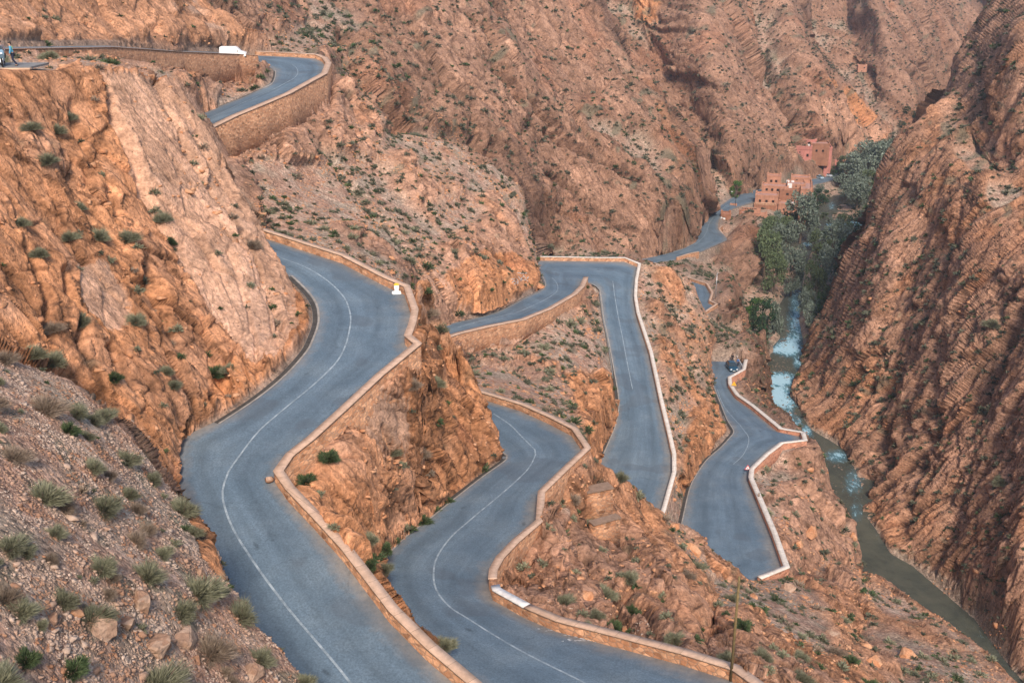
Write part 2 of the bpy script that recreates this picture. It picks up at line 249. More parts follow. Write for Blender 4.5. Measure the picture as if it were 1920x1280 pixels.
# rock spine between road A's wall and road B
layer([(514,884,('w','A1',0.8)),(530,852,('w','A1',-0.5)),(556,906,61.6),(584,890,62.8),(600,862,('w','A1',-0.6)),(640,830,('w','A1',-0.6)),(690,742,('w','A1',-0.6)),(765,676,('w','A1',-0.6)),(782,652,('w','A1',-0.6)),(779,640,('w','A1',0.6)),(763,628,('w','A1',0.8)),(772,604,('w','A1',0.8)),(777,580,('w','A1',0.8)),(764,534,('w','A1',0.8)),(775,521,90),(798,524,93),(815,558,92.5),(842,605,91.5),(858,638,91),(868,672,90.5),(889,715,90),(905,738,89.5),(919,752,89.5),(921,783,89),(937,830,88),(939,848,-42.7),(895,886,-42.2),(841,928,-41.6),(791,969,-41.1),(741,1006,-40.5),(712,1036,-40.1),(700,1062,-39.9),(702,1095,-39.5),(714,1135,-39.1),(745,1185,-38.7),(830,1270,-38),(905,1340,-37.5),(1000,1420,-37.4),(960,1350,('w','A1',1.2)),(892,1285,('w','A1',1.2)),(800,1208,('w','A1',1.2)),(730,1138,('w','A1',1.2)),(640,1022,('w','A1',1.2)),(585,962,('w','A1',1.2)),(537,912,('w','A1',1.2))],
      lines=[[(765,690,74.4),(765,800,73.4),(765,900,72.2),(765,970,71.4)],[(830,760,84),(850,840,82)],[(640,930,61),(700,900,66.3)],[(600,960,-33.5),(680,1030,-38)],[(800,600,-32),(835,700,-38)]], att=att['M'])
wall_face('A1', 8, 14, [(782,652),(765,676),(690,742),(640,830),(600,862),(584,890,62.8),(556,906,61.6),(530,893,60.6)])
road_layer('A')
parapet('A1')
# bank above and cliff beyond the top road
layer([(-320,-60,140),(0,-60,150),(200,-60,186),(356,-60,232),(356,0,222),(376,27,219),(420,57,214),(437,74,216),(470,93,218),(425,98,-16.8),(336,94.7,-14.7),(201,85.3,-11.5),(0,87.7,-9.1),(-320,80,110)],
      lines=[[(0,30,138),(200,30,172),(300,40,192)]], att=(0.0,0.95,0,0.1,0.7))
road_layer('T')
parapet('T1')
wall_face('T1', 1, 12, [(622,160),(622,186),(606,206),(575,226),(540,243),(504,260),(465,286),(430,316),(388,340)][::1])
wall_face('T0', 1, 6, [(0,104),(130,103),(200,108),(268,124),(336,138),(420,152),(477,167)])
layer([(-320,96,84),(0,104,('w','T0',-0.6)),(130,103,('w','T0',-0.6)),(200,108,('w','T0',-0.6)),(268,124,('w','T0',-0.6)),(336,138,('w','T0',-0.6)),(420,152,('w','T0',-0.6)),(477,167,('w','T0',-0.6)),(479,112,('w','T0',1)),(492,121,-18.6),(505,127,-19),(512,134,-19.2),(506,155,-20),(478,170,-20.8),(450,183,-21.5),(422,194,-22),(380,211,-22.7),(340,226,-23.3),(330,150,118),(200,133,100),(0,130,89),(-320,128,80)], att=(0.5,0.6,0,0.35,0.4))
# big left cliff
layer([(-320,130,78),(0,131,88),(65,131,89),(190,133,97),(320,140,106),(336,148,106),(349,178,105.5),(370,201,105),(393,235,104),(420,289,102.5),(437,322,101.5),(470,370,99.5),(496,427,97),(505,450,96),(521,480,94),(536,515,91.5),(555,541,-27.7),(569,558,-27.9),(579,572,-27.9),(582,600,-28.1),(571,638,-28.4),(548,672,-28.6),(518,706,-28.9),(465,748,-29.3),(412,782,-29.8),(334,822,-30.2),(322,877,-30.5),(330,925,-30.8),(300,960,54),(200,900,58),(0,800,56),(-320,760,50)],
      lines=[[(0,400,74),(200,420,82),(330,400,91)],[(200,640,70),(330,700,71),(430,720,75)],[(0,640,62),(140,760,62)],[(180,150,97),(250,300,91),(330,450,87),(420,640,80)],[(542,558,89),(520,620,82),(468,695,75.5)]], att=att['L'])
# near slope
layer([(-320,620,46),(-20,655,52),(60,690,53),(140,722,53),(215,790,52),(262,842,51),(290,880,50.5),(330,925,49.5),(373,950,48),(392,980,46.5),(414,1020,44.5),(417,1045,44),(427,1085,42.8),(455,1110,42),(475,1160,40.5),(520,1205,39.3),(560,1250,38.5),(590,1288,37.7),(640,1340,37),(720,1430,36),(820,1560,34),(820,1600,32),(400,1600,24),(0,1600,19),(-320,1600,16),(-320,1000,32)],
      lines=[[(0,1000,34),(200,1080,35),(330,1120,36.5)],[(0,1280,27),(300,1280,32),(480,1290,36)],[(0,820,42),(150,880,43),(280,960,44)]], att=att['F'])
def att_poly(pts, ch, val):
    m_ = poly_mask(pts) & (KIND == 1); ATT[ch][m_] = val
att_poly([(180,140),(330,145),(395,240),(440,330),(500,450),(545,530),(560,610),(520,690),(470,700),(400,600),(330,500),(270,400),(225,290)], 4, 0.95)
att_poly([(130,500),(200,490),(240,600),(210,640),(150,580)], 4, 0.9)
att_poly([(640,760),(700,720),(770,770),(760,860),(680,850)], 4, 0.9); att_poly([(778,530),(820,570),(860,650),(850,690),(800,620)], 4, 0.8)
att_poly([(1500,200),(1560,195),(1600,235),(1660,290),(1590,300),(1540,250)], 4, 1.0); att_poly([(1500,200),(1560,195),(1600,235),(1660,290),(1590,300),(1540,250)], 2, 0.0)
att_poly([(1318,318),(1345,325),(1374,376),(1350,392),(1318,372)], 4, 1.0); att_poly([(1318,318),(1345,325),(1374,376),(1350,392),(1318,372)], 2, 0.0)
att_poly([(1488,42),(1545,78),(1556,100),(1500,85)], 0, 1.0); att_poly([(1210,200),(1330,270),(1325,330),(1260,300)], 1, 0.7)
for pl in ([(1060,700),(1120,700),(1150,760),(1148,830),(1120,850),(1085,800)],[(1290,770),(1345,745),(1372,800),(1330,870),(1285,940),(1270,900)],[(820,520),(900,480),(1000,500),(1010,535),(930,575),(850,585)],[(1180,0),(1250,0),(1240,60),(1190,60)],[(790,760),(900,770),(930,840),(860,900),(800,880)],[(350,950),(400,980),(425,1090),(380,1040)],[(1520,165),(1570,185),(1620,240),(1600,245)],[(330,840),(400,780),(520,700),(560,640),(580,600),(560,560),(500,650),(380,740),(290,800)]):
    att_poly(pl, 1, 1.0); att_poly(pl, 0, 0.0); att_poly(pl, 2, 0.0)
for pl in ([(480,300),(600,310),(700,400),(640,420),(520,360)],[(880,680),(960,700),(1040,760),(960,745),(900,725)],[(1250,850),(1262,900),(1245,950)]): att_poly(pl, 0, 1.0); att_poly(pl, 3, 0.1)
print('layers painted', np.isnan(DEP).sum())
# ------------------------------------------------------------------ one world height field from the layers (polar grid round the viewpoint)
NA, NR = 1240, 1750
AZ0, AZ1 = R(-37), R(37); LR0, LR1 = math.log(8.0), math.log(1350.0)
AZg = AZ0+(np.arange(NA)+0.5)*(AZ1-AZ0)/NA; Rg = np.exp(LR0+(np.arange(NR)+0.5)*(LR1-LR0)/NR)
def cell(x, y):
    a = np.arctan2(x, y); r = np.hypot(x, y)
    return ((a-AZ0)/(AZ1-AZ0)*NA).astype(int), ((np.log(np.maximum(r, 1e-3))-LR0)/(LR1-LR0)*NR).astype(int)
uu, vv_ = np.meshgrid(U0+(np.arange(NU)+0.5)*SC, V0+(np.arange(NV)+0.5)*SC)
D3 = pdir(uu, vv_); good = np.isfinite(DEP); PX = D3*np.where(good, DEP, 1)[..., None]
# going up the picture the ground can only get farther away: pool whatever breaks this (isotonic regression per column)
hyp = np.hypot(D3[..., 0], D3[..., 1]); LRr = np.where(good, np.log(np.maximum(hyp*np.where(good, DEP, 1), 1e-3)), 0)
for i in range(NU):
    js = np.where(good[:, i])[0][::-1]
    if len(js) < 2: continue
    e = 0.00035*np.arange(len(js)); y = LRr[js, i]-e
    if (np.diff(y) >= 0).all(): continue
    wt_ = np.where(KIND[js, i] == 1, 1.0, 40.0); bv, bw, bn = [], [], []
    for a_, b_ in zip(y.tolist(), wt_.tolist()):
        bv.append(a_); bw.append(b_); bn.append(1)
        while len(bv) > 1 and bv[-2] > bv[-1]:
            w2_ = bw[-2]+bw[-1]; v2_ = (bv[-2]*bw[-2]+bv[-1]*bw[-1])/w2_; n2_ = bn[-2]+bn[-1]
            bv.pop(); bw.pop(); bn.pop(); bv[-1], bw[-1], bn[-1] = v2_, w2_, n2_
    new = np.repeat(bv, bn)+e; terr = KIND[js, i] == 1; LRr[js[terr], i] = new[terr]
DEP = np.where(good, np.exp(LRr)/hyp, np.nan); PX = D3*np.where(good, DEP, 1)[..., None]
ia, ir = cell(PX[..., 0], PX[..., 1]); good &= (ia >= 0) & (ia < NA) & (ir >= 0) & (ir < NR)
def splat(vals, m):
    idx = ia[m]*NR+ir[m]; s = np.bincount(idx, vals[m], NA*NR); n = np.bincount(idx, minlength=NA*NR)
    return (s/np.maximum(n, 1)).reshape(NA, NR), (n > 0).reshape(NA, NR)
m = good & ((KIND == 1) | (KIND == 4))
Zv, Fx = splat(PX[..., 2], m)
Zm = np.full(NA*NR, -999.0); np.maximum.at(Zm, ia[m]*NR+ir[m], PX[..., 2][m]); Zv = np.where(Fx, 0.15*Zv+0.85*Zm.reshape(NA, NR), Zv)
S = np.full(NA*NR, 9.0); sl_ = (PX[..., 2]/np.hypot(PX[..., 0], PX[..., 1]))
np.minimum.at(S, (ia[good]*NR+ir[good]), sl_[good]); S = S.reshape(NA, NR)
S = np.minimum.accumulate(S[:, ::-1], 1)[:, ::-1]
S2 = np.full(NA*NR, 9.0); g2 = good & (KIND >= 2); np.minimum.at(S2, (ia[g2]*NR+ir[g2]), sl_[g2]); S2 = np.minimum.accumulate(S2.reshape(NA, NR)[:, ::-1], 1)[:, ::-1]
UB = np.where(S < 8, S*Rg[None, :]-0.03, 1e6)
def mn3(x, ax):
    a = np.roll(x, 1, ax); b = np.roll(x, -1, ax); return np.minimum(np.minimum(a, b), x)
UB0 = UB.copy(); nearF = Fx.copy()
for ax, n_ in ((1, 6), (0, 2)):
    for _ in range(n_): nearF = nearF | np.roll(nearF, 1, ax) | np.roll(nearF, -1, ax)
UB = mn3(mn3(mn3(mn3(UB, 0), 1), 0), 1); UBc = np.minimum(UB, 400.0)
for _ in range(2):
    for ax in (0, 1): UBc = (np.roll(UBc, 1, ax)+UBc+np.roll(UBc, -1, ax))/3
UB = np.where(UB > 1e5, UB, np.minimum(UBc, UB+1.5)); UB = np.where(nearF, UB0+0.004*Rg[None, :], UB)
ROADM = np.zeros((NA, NR), bool)
def road_samples(k, nw=48, step=0.12):
    L, Q = RSEC[k]; out = []
    for i in range(len(L)-1):
        n = int(max(np.linalg.norm(L[i+1]-L[i]), np.linalg.norm(Q[i+1]-Q[i]))/step)+2
        f = np.linspace(0, 1, n)[:, None, None]; g = np.linspace(0, 1, nw)[None, :, None]
        a = L[i]+(L[i+1]-L[i])*f; b = Q[i]+(Q[i+1]-Q[i])*f
        out.append((a+(b-a)*g).reshape(-1, 3))
    return np.vstack(out)
def blur0(x, n, ax):
    k = n//2; p = [(0, 0), (0, 0)]; p[ax] = (k, k); y = np.pad(x, p, mode='edge')
    return sum(np.take(y, np.arange(i, i+x.shape[ax]), ax) for i in range(n))/n
for k in ROADS:
    P = road_samples(k, 64, 0.15 if k not in 'EFT' else 0.3)
    a, r = cell(P[:, 0], P[:, 1]); ok = (a >= 0) & (a < NA) & (r >= 0) & (r < NR)
    idx = a[ok]*NR+r[ok]; n = np.bincount(idx, minlength=NA*NR); s = np.bincount(idx, P[ok, 2], NA*NR)
    mm = (n > 0).reshape(NA, NR); Zv[mm] = (s[n > 0]/n[n > 0])-0.14; Fx |= mm; ROADM |= mm
Zv[:, 0] = -9; Fx[:, 0] = True; Zv[:, -1] = 130; Fx[:, -1] = True
Zf = solve(Zv, Fx, 30, UB)
Zs = blur0(blur0(blur0(Zf, 5, 0), 5, 0), 3, 1); near_road = blur0(blur0(ROADM.astype(float), 5, 0), 5, 1) > 0
Zf = np.where(near_road, Zf, np.minimum(Zs, np.where(Fx, Zs, UB)))
# attributes on the same grid (half resolution)
ATG = []
kk = good & (KIND == 1) | (good & (KIND == 4))
for c in range(5):
    v_, f_ = splat(ATT[c], kk)
    q = solve(v_[::2, ::2], f_[::2, ::2], 8); ATG.append(np.repeat(np.repeat(q, 2, 0), 2, 1)[:NA, :NR])
RIV, _ = splat((KIND == 4).astype(float), kk)
def blur(x, n, ax):
    k = np.ones(n)/n
    p = [(0, 0), (0, 0)]; p[ax] = (n//2, n-1-n//2)
    y = np.pad(x, p, mode='edge'); c = np.cumsum(y, ax); z = np.zeros_like(np.take(c, [0], ax))
    c = np.concatenate([z, c], ax)
    return (np.take(c, np.arange(n, c.shape[ax]), ax)-np.take(c, np.arange(0, c.shape[ax]-n), ax))/n
FLAT = ROADM.astype(float)                        # 1 on roads, fading out within a metre or so
FLAT = np.clip(blur(blur(FLAT, 7, 0), 7, 1)*3.2, 0, 1)
RVM = np.clip(blur(blur((RIV > 0.5).astype(float), 5, 0), 5, 1)*2, 0, 1)
def zterr(x, y):                                  # undisplaced terrain height at camera-relative x, y
    a, r = cell(np.asarray(x), np.asarray(y)); return Zf[np.clip(a, 0, NA-1), np.clip(r, 0, NR-1)]

# ------------------------------------------------------------------ noise
def _h(ix, iy, iz, s=0):
    h = (ix.astype(np.uint32)*np.uint32(374761393) ^ iy.astype(np.uint32)*np.uint32(668265263) ^ iz.astype(np.uint32)*np.uint32(2246822519)) + np.uint32(s*3266489917 & 0xffffffff)
    h ^= h >> np.uint32(15); h *= np.uint32(2246822519); h ^= h >> np.uint32(13); h *= np.uint32(3266489917); h ^= h >> np.uint32(16)
    return h
def vnoise(x, y, z, s=0):                         # gradient noise, about -1..1
    xi, yi, zi = np.floor(x), np.floor(y), np.floor(z); fx, fy, fz = (x-xi).astype(np.float32), (y-yi).astype(np.float32), (z-zi).astype(np.float32)
    xi, yi, zi = xi.astype(np.int32), yi.astype(np.int32), zi.astype(np.int32)
    ux, uy, uz = fx*fx*(3-2*fx), fy*fy*(3-2*fy), fz*fz*(3-2*fz); out = 0
    for dx in (0, 1):
        for dy in (0, 1):
            for dz in (0, 1):
                h = _h(xi+dx, yi+dy, zi+dz, s)
                gx = (h & 1023).astype(np.float32)/511.5-1; gy = ((h >> 10) & 1023).astype(np.float32)/511.5-1; gz = ((h >> 20) & 1023).astype(np.float32)/511.5-1
                wgt = (ux if dx else 1-ux)*(uy if dy else 1-uy)*(uz if dz else 1-uz)
                out = out+wgt*(gx*(fx-dx)+gy*(fy-dy)+gz*(fz-dz))
    return out*1.6
def worley(x, y, z, s=0):                         # F1, F2, random value of the nearest cell, tilted facet of the nearest cell
    xi, yi, zi = np.floor(x).astype(np.int32), np.floor(y).astype(np.int32), np.floor(z).astype(np.int32)
    fx, fy, fz = (x-xi).astype(np.float32), (y-yi).astype(np.float32), (z-zi).astype(np.float32)
    f1 = np.full(x.shape, 9, np.float32); f2 = f1.copy(); rv = np.zeros(x.shape, np.float32); fac = rv.copy()
    for dx in (-1, 0, 1):
        for dy in (-1, 0, 1):
            for dz in (-1, 0, 1):
                h = _h(xi+dx, yi+dy, zi+dz, s)
                px = dx+(h & 1023).astype(np.float32)/1023-fx; py = dy+((h >> 10) & 1023).astype(np.float32)/1023-fy; pz = dz+((h >> 20) & 1023).astype(np.float32)/1023-fz
                d = px**2+py**2+pz**2; near = d < f1
                f2 = np.where(near, f1, np.minimum(f2, d)); rv = np.where(near, ((h >> 5) & 255).astype(np.float32)/255, rv)
                g = px*(((h >> 3) & 255).astype(np.float32)/127-1)+py*(((h >> 13) & 255).astype(np.float32)/127-1)+pz*(((h >> 22) & 255).astype(np.float32)/127-1)
                fac = np.where(near, g, fac); f1 = np.where(near, d, f1)
    return np.sqrt(f1), np.sqrt(f2), rv, fac
def sst(x, a, b): t = np.clip((x-a)/(b-a), 0, 1); return t*t*(3-2*t)

# ------------------------------------------------------------------ terrain mesh: rows spread by the relief of each column
NC = 1150
el = np.arctan2(Zf, Rg[None, :]); dm = np.abs(np.diff(el, axis=1))*1.0+0.10*np.diff(np.log(Rg))[None, :]
HIDN2 = (Zf < UB-0.03*Rg[None, :]-2).astype(float)
HIDN = (Zf < UB-0.012*Rg[None, :]-0.2)[:, :-1]      # cells that cannot be seen from the terrace get few rows
dm = np.where(HIDN, np.minimum(dm*0.12, 0.004), np.minimum(dm, 0.03)); dm = np.maximum(dm, 1e-6); dm = blur(blur(dm, 45, 0), 31, 0); dm = blur(dm, 7, 1)
cm = np.concatenate([np.zeros((NA, 1)), np.cumsum(dm, 1)], 1); cm /= cm[:, -1:]
tgt = np.linspace(0, 1, NC); RI = np.empty((NA, NC))
for i in range(NA): RI[i] = np.interp(tgt, cm[i], np.arange(NR))
RI = np.clip(RI, 0, NR-1.001); j0 = RI.astype(int); fr = RI-j0; rows = np.arange(NA)[:, None]
lerp = lambda G: G[rows, j0]*(1-fr)+G[rows, j0+1]*fr
MR = np.exp(np.interp(RI, np.arange(NR), np.log(Rg))); MZ = lerp(Zf)
MA = np.broadcast_to(AZg[:, None], MR.shape)
P = np.stack([MR*np.sin(MA), MR*np.cos(MA), MZ], -1)
Zb = blur(blur(blur(Zf, 11, 0), 11, 1), 7, 0); Zb = blur(Zb, 7, 1)
dza = np.gradient(Zb, axis=0)/(Rg[None, :]*(AZ1-AZ0)/NA); dzr = np.gradient(Zb, axis=1)/(Rg[None, :]*(LR1-LR0)/NR)
dza, dzr = lerp(dza), lerp(dzr)                   # slope across and along the line of sight
gx = dzr*np.sin(MA)+dza*np.cos(MA); gy = dzr*np.cos(MA)-dza*np.sin(MA)
Nn = np.stack([-gx, -gy, np.ones_like(gx)], -1); Nn /= np.linalg.norm(Nn, axis=-1, keepdims=True)
tal, ora, bro, gre, pal = [np.clip(lerp(a), 0, 1) for a in ATG]
flat = lerp(FLAT); rvm = lerp(RVM)
nb = np.array([0.80, 0.22, 0.56]); nb /= np.linalg.norm(nb)
t1 = np.cross(nb, [0, 0, 1.0]); t1 /= np.linalg.norm(t1); t2 = np.cross(nb, t1)
ga, gb = unp(1850, 560, ('p', 0)), unp(1650, 1000, ('p', 0)); dd = (gb-ga)/np.linalg.norm(gb-ga); nb2 = np.array([0.05, .94, .30]); nb2 /= np.linalg.norm(nb2)
shp = MR.shape; X, Y, Z = P[..., 0].ravel(), P[..., 1].ravel(), P[..., 2].ravel(); RR = MR.ravel()
wx = vnoise(X/18, Y/18, Z/18, 3)*2.2; wy = vnoise(X/18, Y/18, Z/18, 4)*2.2
RWF = ((P[..., 0] > 60) & (P[..., 1] > 90) & (P[..., 1] < 300) & (P[..., 0]-(78+(P[..., 2]+106)*0.466) > -13)).ravel()
wy2 = np.where(RWF, 1.9, 1.0)
qs = np.where(RWF, X*nb2[0]+Y*nb2[1]+Z*nb2[2], X*nb[0]+Y*nb[1]+Z*nb[2])+wx; qa = (X*t1[0]+Y*t1[1]+Z*t1[2]+wy)*wy2; qb = (X*t2[0]+Y*t2[1]+Z*t2[2])*wy2
# rocks against scree: broken up by noise at several sizes
big = vnoise(X/38, Y/38, Z/38, 5); med = vnoise(X/9, Y/9, Z/9, 6)
T = np.clip(tal.ravel()+0.42*big+0.30*med, 0, 1); slope = Nn[..., 2].ravel()
T = np.clip(T+sst(slope, 0.72, 0.93)*0.5*(1-0.8*ora.ravel())-0.12, 0, 1); ROCK = 1-sst(T, 0.38, 0.62)
D = np.zeros(X.shape); px = RR/1750.0             # metres per mesh step
def band(lam): return sst(lam/px, 3.0, 7.0)        # leave out what the mesh cannot carry
far = np.clip((RR-120)/200, 0, 1)
damp = np.where(RWF, 0.55, 1.0)
for i, (lam, st) in enumerate([(60, 3.0), (26, 3.5), (11, 4), (4.6, 5), (2.0, 5), (0.9, 4)]):
    b = band(lam)
    if b.max() <= 0: continue
    n = vnoise(qs/lam, qa/(lam*st), qb/(lam*st), 20+i); rd = 1-2*np.abs(n)**0.8
    amp = 0.085*lam*(1.05 if lam >= 20 else 1)*(far if lam >= 20 else (0.35+0.65*far if lam == 11 else 1))*damp
    D += b*amp*rd*ROCK
    D += b*0.03*lam*vnoise(X/lam, Y/lam, Z/lam, 40+i)*np.where(lam < 20, 1, far)
for i, lam in enumerate([16.0, 6.0, 2.4, 1.0]):       # beds: each one slopes out and breaks off in a sharp ledge
    b = band(lam*0.8)*(far if lam == 16 else 1)
    ph = qs/lam+0.55*vnoise(qs/(lam*2), qa/(lam*3.5), qb/(lam*3.5), 70+i); fr_ = ph-np.floor(ph); bed = np.floor(ph).astype(np.int32)
    rb = ((_h(bed, bed*0+i, bed*0, 9) & 255).astype(np.float32)/255); msk = sst(vnoise(X/(lam*3), Y/(lam*3), Z/(lam*3), 75+i), -0.35, 0.25)
    D += b*ROCK*msk*lam*np.where(RWF, 0.09, 0.17)*(fr_**1.5-0.35+0.7*(rb-0.5))
    if lam == 2.4: BED = (rb-0.5)*b*msk
    if lam == 6.0: BED6 = (rb-0.5)*b*msk; LEDGE = sst(fr_, 0.0, 0.10)*sst(1-fr_, 0.0, 0.05)
crack = crack5 = 0; blk = blk5 = 0.5
for i, lam in enumerate([22.0, 8.0, 3.4, 1.7, 0.85]):   # jointed, tilted blocks
    b = band(lam*0.5); fl = np.clip((RR-(150 if lam == 22 else 40))/100, 0, 1) if lam > 5 else 1.0
    sel = (b*fl*ROCK) > 0.01
    f1 = np.zeros(X.shape, np.float32); f2 = f1.copy(); rv = f1.copy(); fc = f1.copy()
    if sel.any(): f1[sel], f2[sel], rv[sel], fc[sel] = worley(qs[sel]/(lam*0.55), qa[sel]/(lam*1.5), qb[sel]/(lam*2.2), 60+i)
    g = sst(f2-f1, 0.0, 0.12); a = 0.13*lam*fl*np.where(RWF & (lam < 10), 1.55, 1.0)
    D += np.where(sel, b*ROCK*a*((rv-0.5)*1.0+fc*0.95-(1-g)*0.35), 0)
    if lam == 1.7: crack = (1-g)*sel*ROCK*b; blk = np.where(sel, rv, 0.5)
    if lam == 3.4: crack5 = (1-g)*sel*ROCK*b; blk5 = rv
gu, gv, _ = proj(P); gu, gv = gu.ravel(), gv.ravel(); GRV = np.zeros(X.shape)
GROOVES = [([(188,161),(201,215),(228,269),(255,322),(279,386),(296,427),(333,467)],7,1.5),([(296,148),(319,215),(349,285),(380,336),(413,380),(437,413),(460,463),(487,514),(511,571),(524,618)],6,1.4),
 ([(366,250),(396,296),(437,363),(465,410)],4,0.7),([(134,190),(160,280),(200,350),(215,400)],6,0.9),([(196,660),(215,690),(237,735)],6,0.9),([(270,500),(296,547),(322,632),(370,705),(385,760)],7,1.3),([(40,470),(75,560),(95,640)],6,1.0),([(110,520),(140,600),(150,650)],6,1.0),
 ([(470,500),(500,580),(520,660)],4,0.6),([(420,480),(455,560),(475,640),(480,690)],4,0.6),
 ([(1700,500),(1690,541),(1666,598),(1640,700),(1600,780)],12,5),([(1790,470),(1747,561),(1710,640),(1683,700),(1660,749),(1650,850)],16,6.5),([(1830,90),(1850,160),(1870,250),(1905,330)],12,5),([(1760,640),(1740,760),(1710,900),(1690,1000)],14,5),([(1880,560),(1860,700),(1820,860),(1780,1000)],16,5),([(1905,900),(1870,1000),(1840,1120)],14,4),([(1640,400),(1660,500),(1600,620)],10,3),
 ([(1073,984),(1097,1051),(1134,1115),(1164,1169),(1180,1190)],9,2.6),([(1177,1112),(1228,1179),(1271,1213)],9,2.2),([(1100,960),(1150,1020),(1200,1080)],6,1.2),([(1210,960),(1250,1040),(1290,1110)],7,1.3),([(1240,1120),(1300,1180)],6,1),
 ([(640,60),(700,200),(740,240)],10,4),([(892,60),(909,128),(960,200)],9,5),([(1020,249),(1060,275),(1127,309),(1190,345)],6,4),([(858,228),(875,275),(905,300)],7,4),([(770,100),(840,200)],9,4),([(1000,330),(1090,370),(1180,440)],7,4),
 ([(800,560),(835,640),(860,700)],6,1.2),([(720,800),(760,880),(790,950)],6,1.2),([(850,690),(880,780),(890,850)],6,1.2),
 ([(700,300),(780,370),(850,450)],7,1.5),([(600,270),(690,380),(760,460)],7,1.0),([(1640,180),(1700,250)],7,6),([(1500,220),(1560,300)],7,7),([(1430,100),(1470,200),(1520,290)],8,8),
 ([(1060,700),(1100,760),(1120,800)],6,1.2),([(1240,560),(1290,650),(1310,740)],6,1.3)]
for pts, wpx, dep in GROOVES:
    us = [p[0] for p in pts]; vv3 = [p[1] for p in pts]; sel = np.where((gu > min(us)-50) & (gu < max(us)+50) & (gv > min(vv3)-50) & (gv < max(vv3)+50) & ~(lerp(HIDN2).ravel() > 0.5))[0]
    if not len(sel): continue
    pu, pv = gu[sel]+vnoise(X[sel]/2.5, Y[sel]/2.5, Z[sel]/2.5, 7)*wpx*0.9, gv[sel]+vnoise(X[sel]/2.5, Y[sel]/2.5, Z[sel]/2.5, 8)*wpx*0.9; best = np.full(len(sel), 1e9)
    for (a0, b0), (a1, b1) in zip(pts[:-1], pts[1:]):
        ll = (a1-a0)**2+(b1-b0)**2; t = np.clip(((pu-a0)*(a1-a0)+(pv-b0)*(b1-b0))/ll, 0, 1); best = np.minimum(best, np.hypot(pu-a0-t*(a1-a0), pv-b0-t*(b1-b0)))
    g = np.exp(-(best/wpx)**2); D[sel] -= dep*g*np.where(RWF[sel], 0.33, np.where(RR[sel] > 210, 1.4, 1.0)); GRV[sel] = np.maximum(GRV[sel], g)
D = D.reshape(shp)
rwm = RWF.reshape(shp).astype(float)               # the right-hand wall is the most broken of all
SM = sst(pal, 0.55, 0.9)*(MR < 260); D = D*(1-0.45*SM)*np.where(rwm > 0.5, np.where(D > 0, 0.55, 1.0), 1.0)
nz0 = Nn[..., 2]; quiet = 1-np.clip(flat*1.6, 0, 1)*np.where(nz0 > 0.75, 1, 0.62); D = np.where(D > 0, D*quiet, D*np.clip(quiet+0.25, 0, 1)*np.where(flat > 0.6, 0, 1))
D *= (1-rvm*0.92)*np.clip((MR-9)/12, 0, 1)
q_ = unp(0, 128, 91.0); dpl = np.hypot(P[..., 0]-q_[0]+1.0, P[..., 1]-q_[1]); D *= sst(dpl, 3.5, 8.0)      # level ground round the pull-off
P2 = P+Nn*D[..., None]
a_, r_ = cell(P2[..., 0], P2[..., 1]); s2_ = S2[np.clip(a_, 0, NA-1), np.clip(r_+1, 0, NR-1)]; rr_ = np.hypot(P2[..., 0], P2[..., 1])
cl_ = np.where(s2_ < 8, np.maximum(P2[..., 2]-np.maximum(s2_*rr_+0.25+0.001*rr_, MZ-1.5-0.01*rr_), 0), 0)*np.where(MR < 110, 0.6, 1.0); cl_ = np.clip(cl_, 0, 12)
mx_ = np.maximum(np.maximum(np.roll(cl_, 1, 0), np.roll(cl_, -1, 0)), cl_); cl_ = blur(blur(np.maximum(cl_, 0.7*mx_), 5, 0), 3, 1)
P2[..., 2] -= cl_      # rough ground must not hide a road or the river
hid = flat > 0.55
P2[..., 2] = np.where(hid, np.minimum(P2[..., 2], MZ), P2[..., 2])

# albedo of rock, scree and soil, with dark varnish and painted shade in the cracks
def mixc(a, b, f): return a+(b-a)*f[:, None]
lin = lambda r, g, b: np.array([((c/255+0.055)/1.055)**2.4 if c > 10 else c/3294 for c in (r, g, b)])
n1 = vnoise(X/6, Y/6, Z/6, 80); n2 = vnoise(X/1.7, Y/1.7, Z/1.7, 81); n3 = vnoise(X/0.5, Y/0.5, Z/0.5, 82)*band(0.5)
ns = vnoise(qs/1.1, qa/9, qb/9, 83)*band(1.1); ns2 = vnoise(qs/5, qa/30, qb/30, 84)
o = np.clip(ora.ravel()+0.35*n1+0.35*big+0.2*ns2, 0, 1); o2 = sst(o, 0.35, 0.95)
tan_, orange, rust, palec = np.array([.50, .285, .19]), np.array([.55, .255, .125]), np.array([.36, .135, .065]), np.array([.64, .44, .33])
brownc, soil, scree, greyc = np.array([.22, .132, .092]), np.array([.41, .245, .175]), np.array([.42, .30, .225]), np.array([.34, .28, .215])
c = mixc(np.broadcast_to(tan_, (X.size, 3)), orange, o2)
c = mixc(c, rust, sst(n1*0.6+ns*0.5+0.35*n2, 0.30, 0.75)*0.55*np.clip(o+0.2, 0, 1))
c = mixc(c, palec, sst(ns2*0.7+0.6*vnoise(X/3.5, Y/3.5, Z/3.5, 85), 0.25, 0.75)*pal.ravel()*0.95)
c = mixc(c, palec, np.clip(SM.ravel(), 0, 1)*0.5)
c = mixc(c, brownc, np.clip(np.clip(bro.ravel()*1.9, 0, 1)*0.95+0.18*n1+0.1*big, 0, 1)*0.93)
c = mixc(c, rust, np.clip(sst(vnoise(X/16, Y/16, Z/16, 88)+0.4*ns2, 0.25, 0.6)*bro.ravel()*1.6, 0, 1)*0.45)
tc = mixc(np.broadcast_to(soil, (X.size, 3)), scree, sst(n2+0.5*n1, -0.4, 0.6))
tc = mixc(tc, greyc, sst(vnoise(X/4, Y/4, Z/4, 86)+0.5*gre.ravel(), 0.1, 0.8)*0.8)
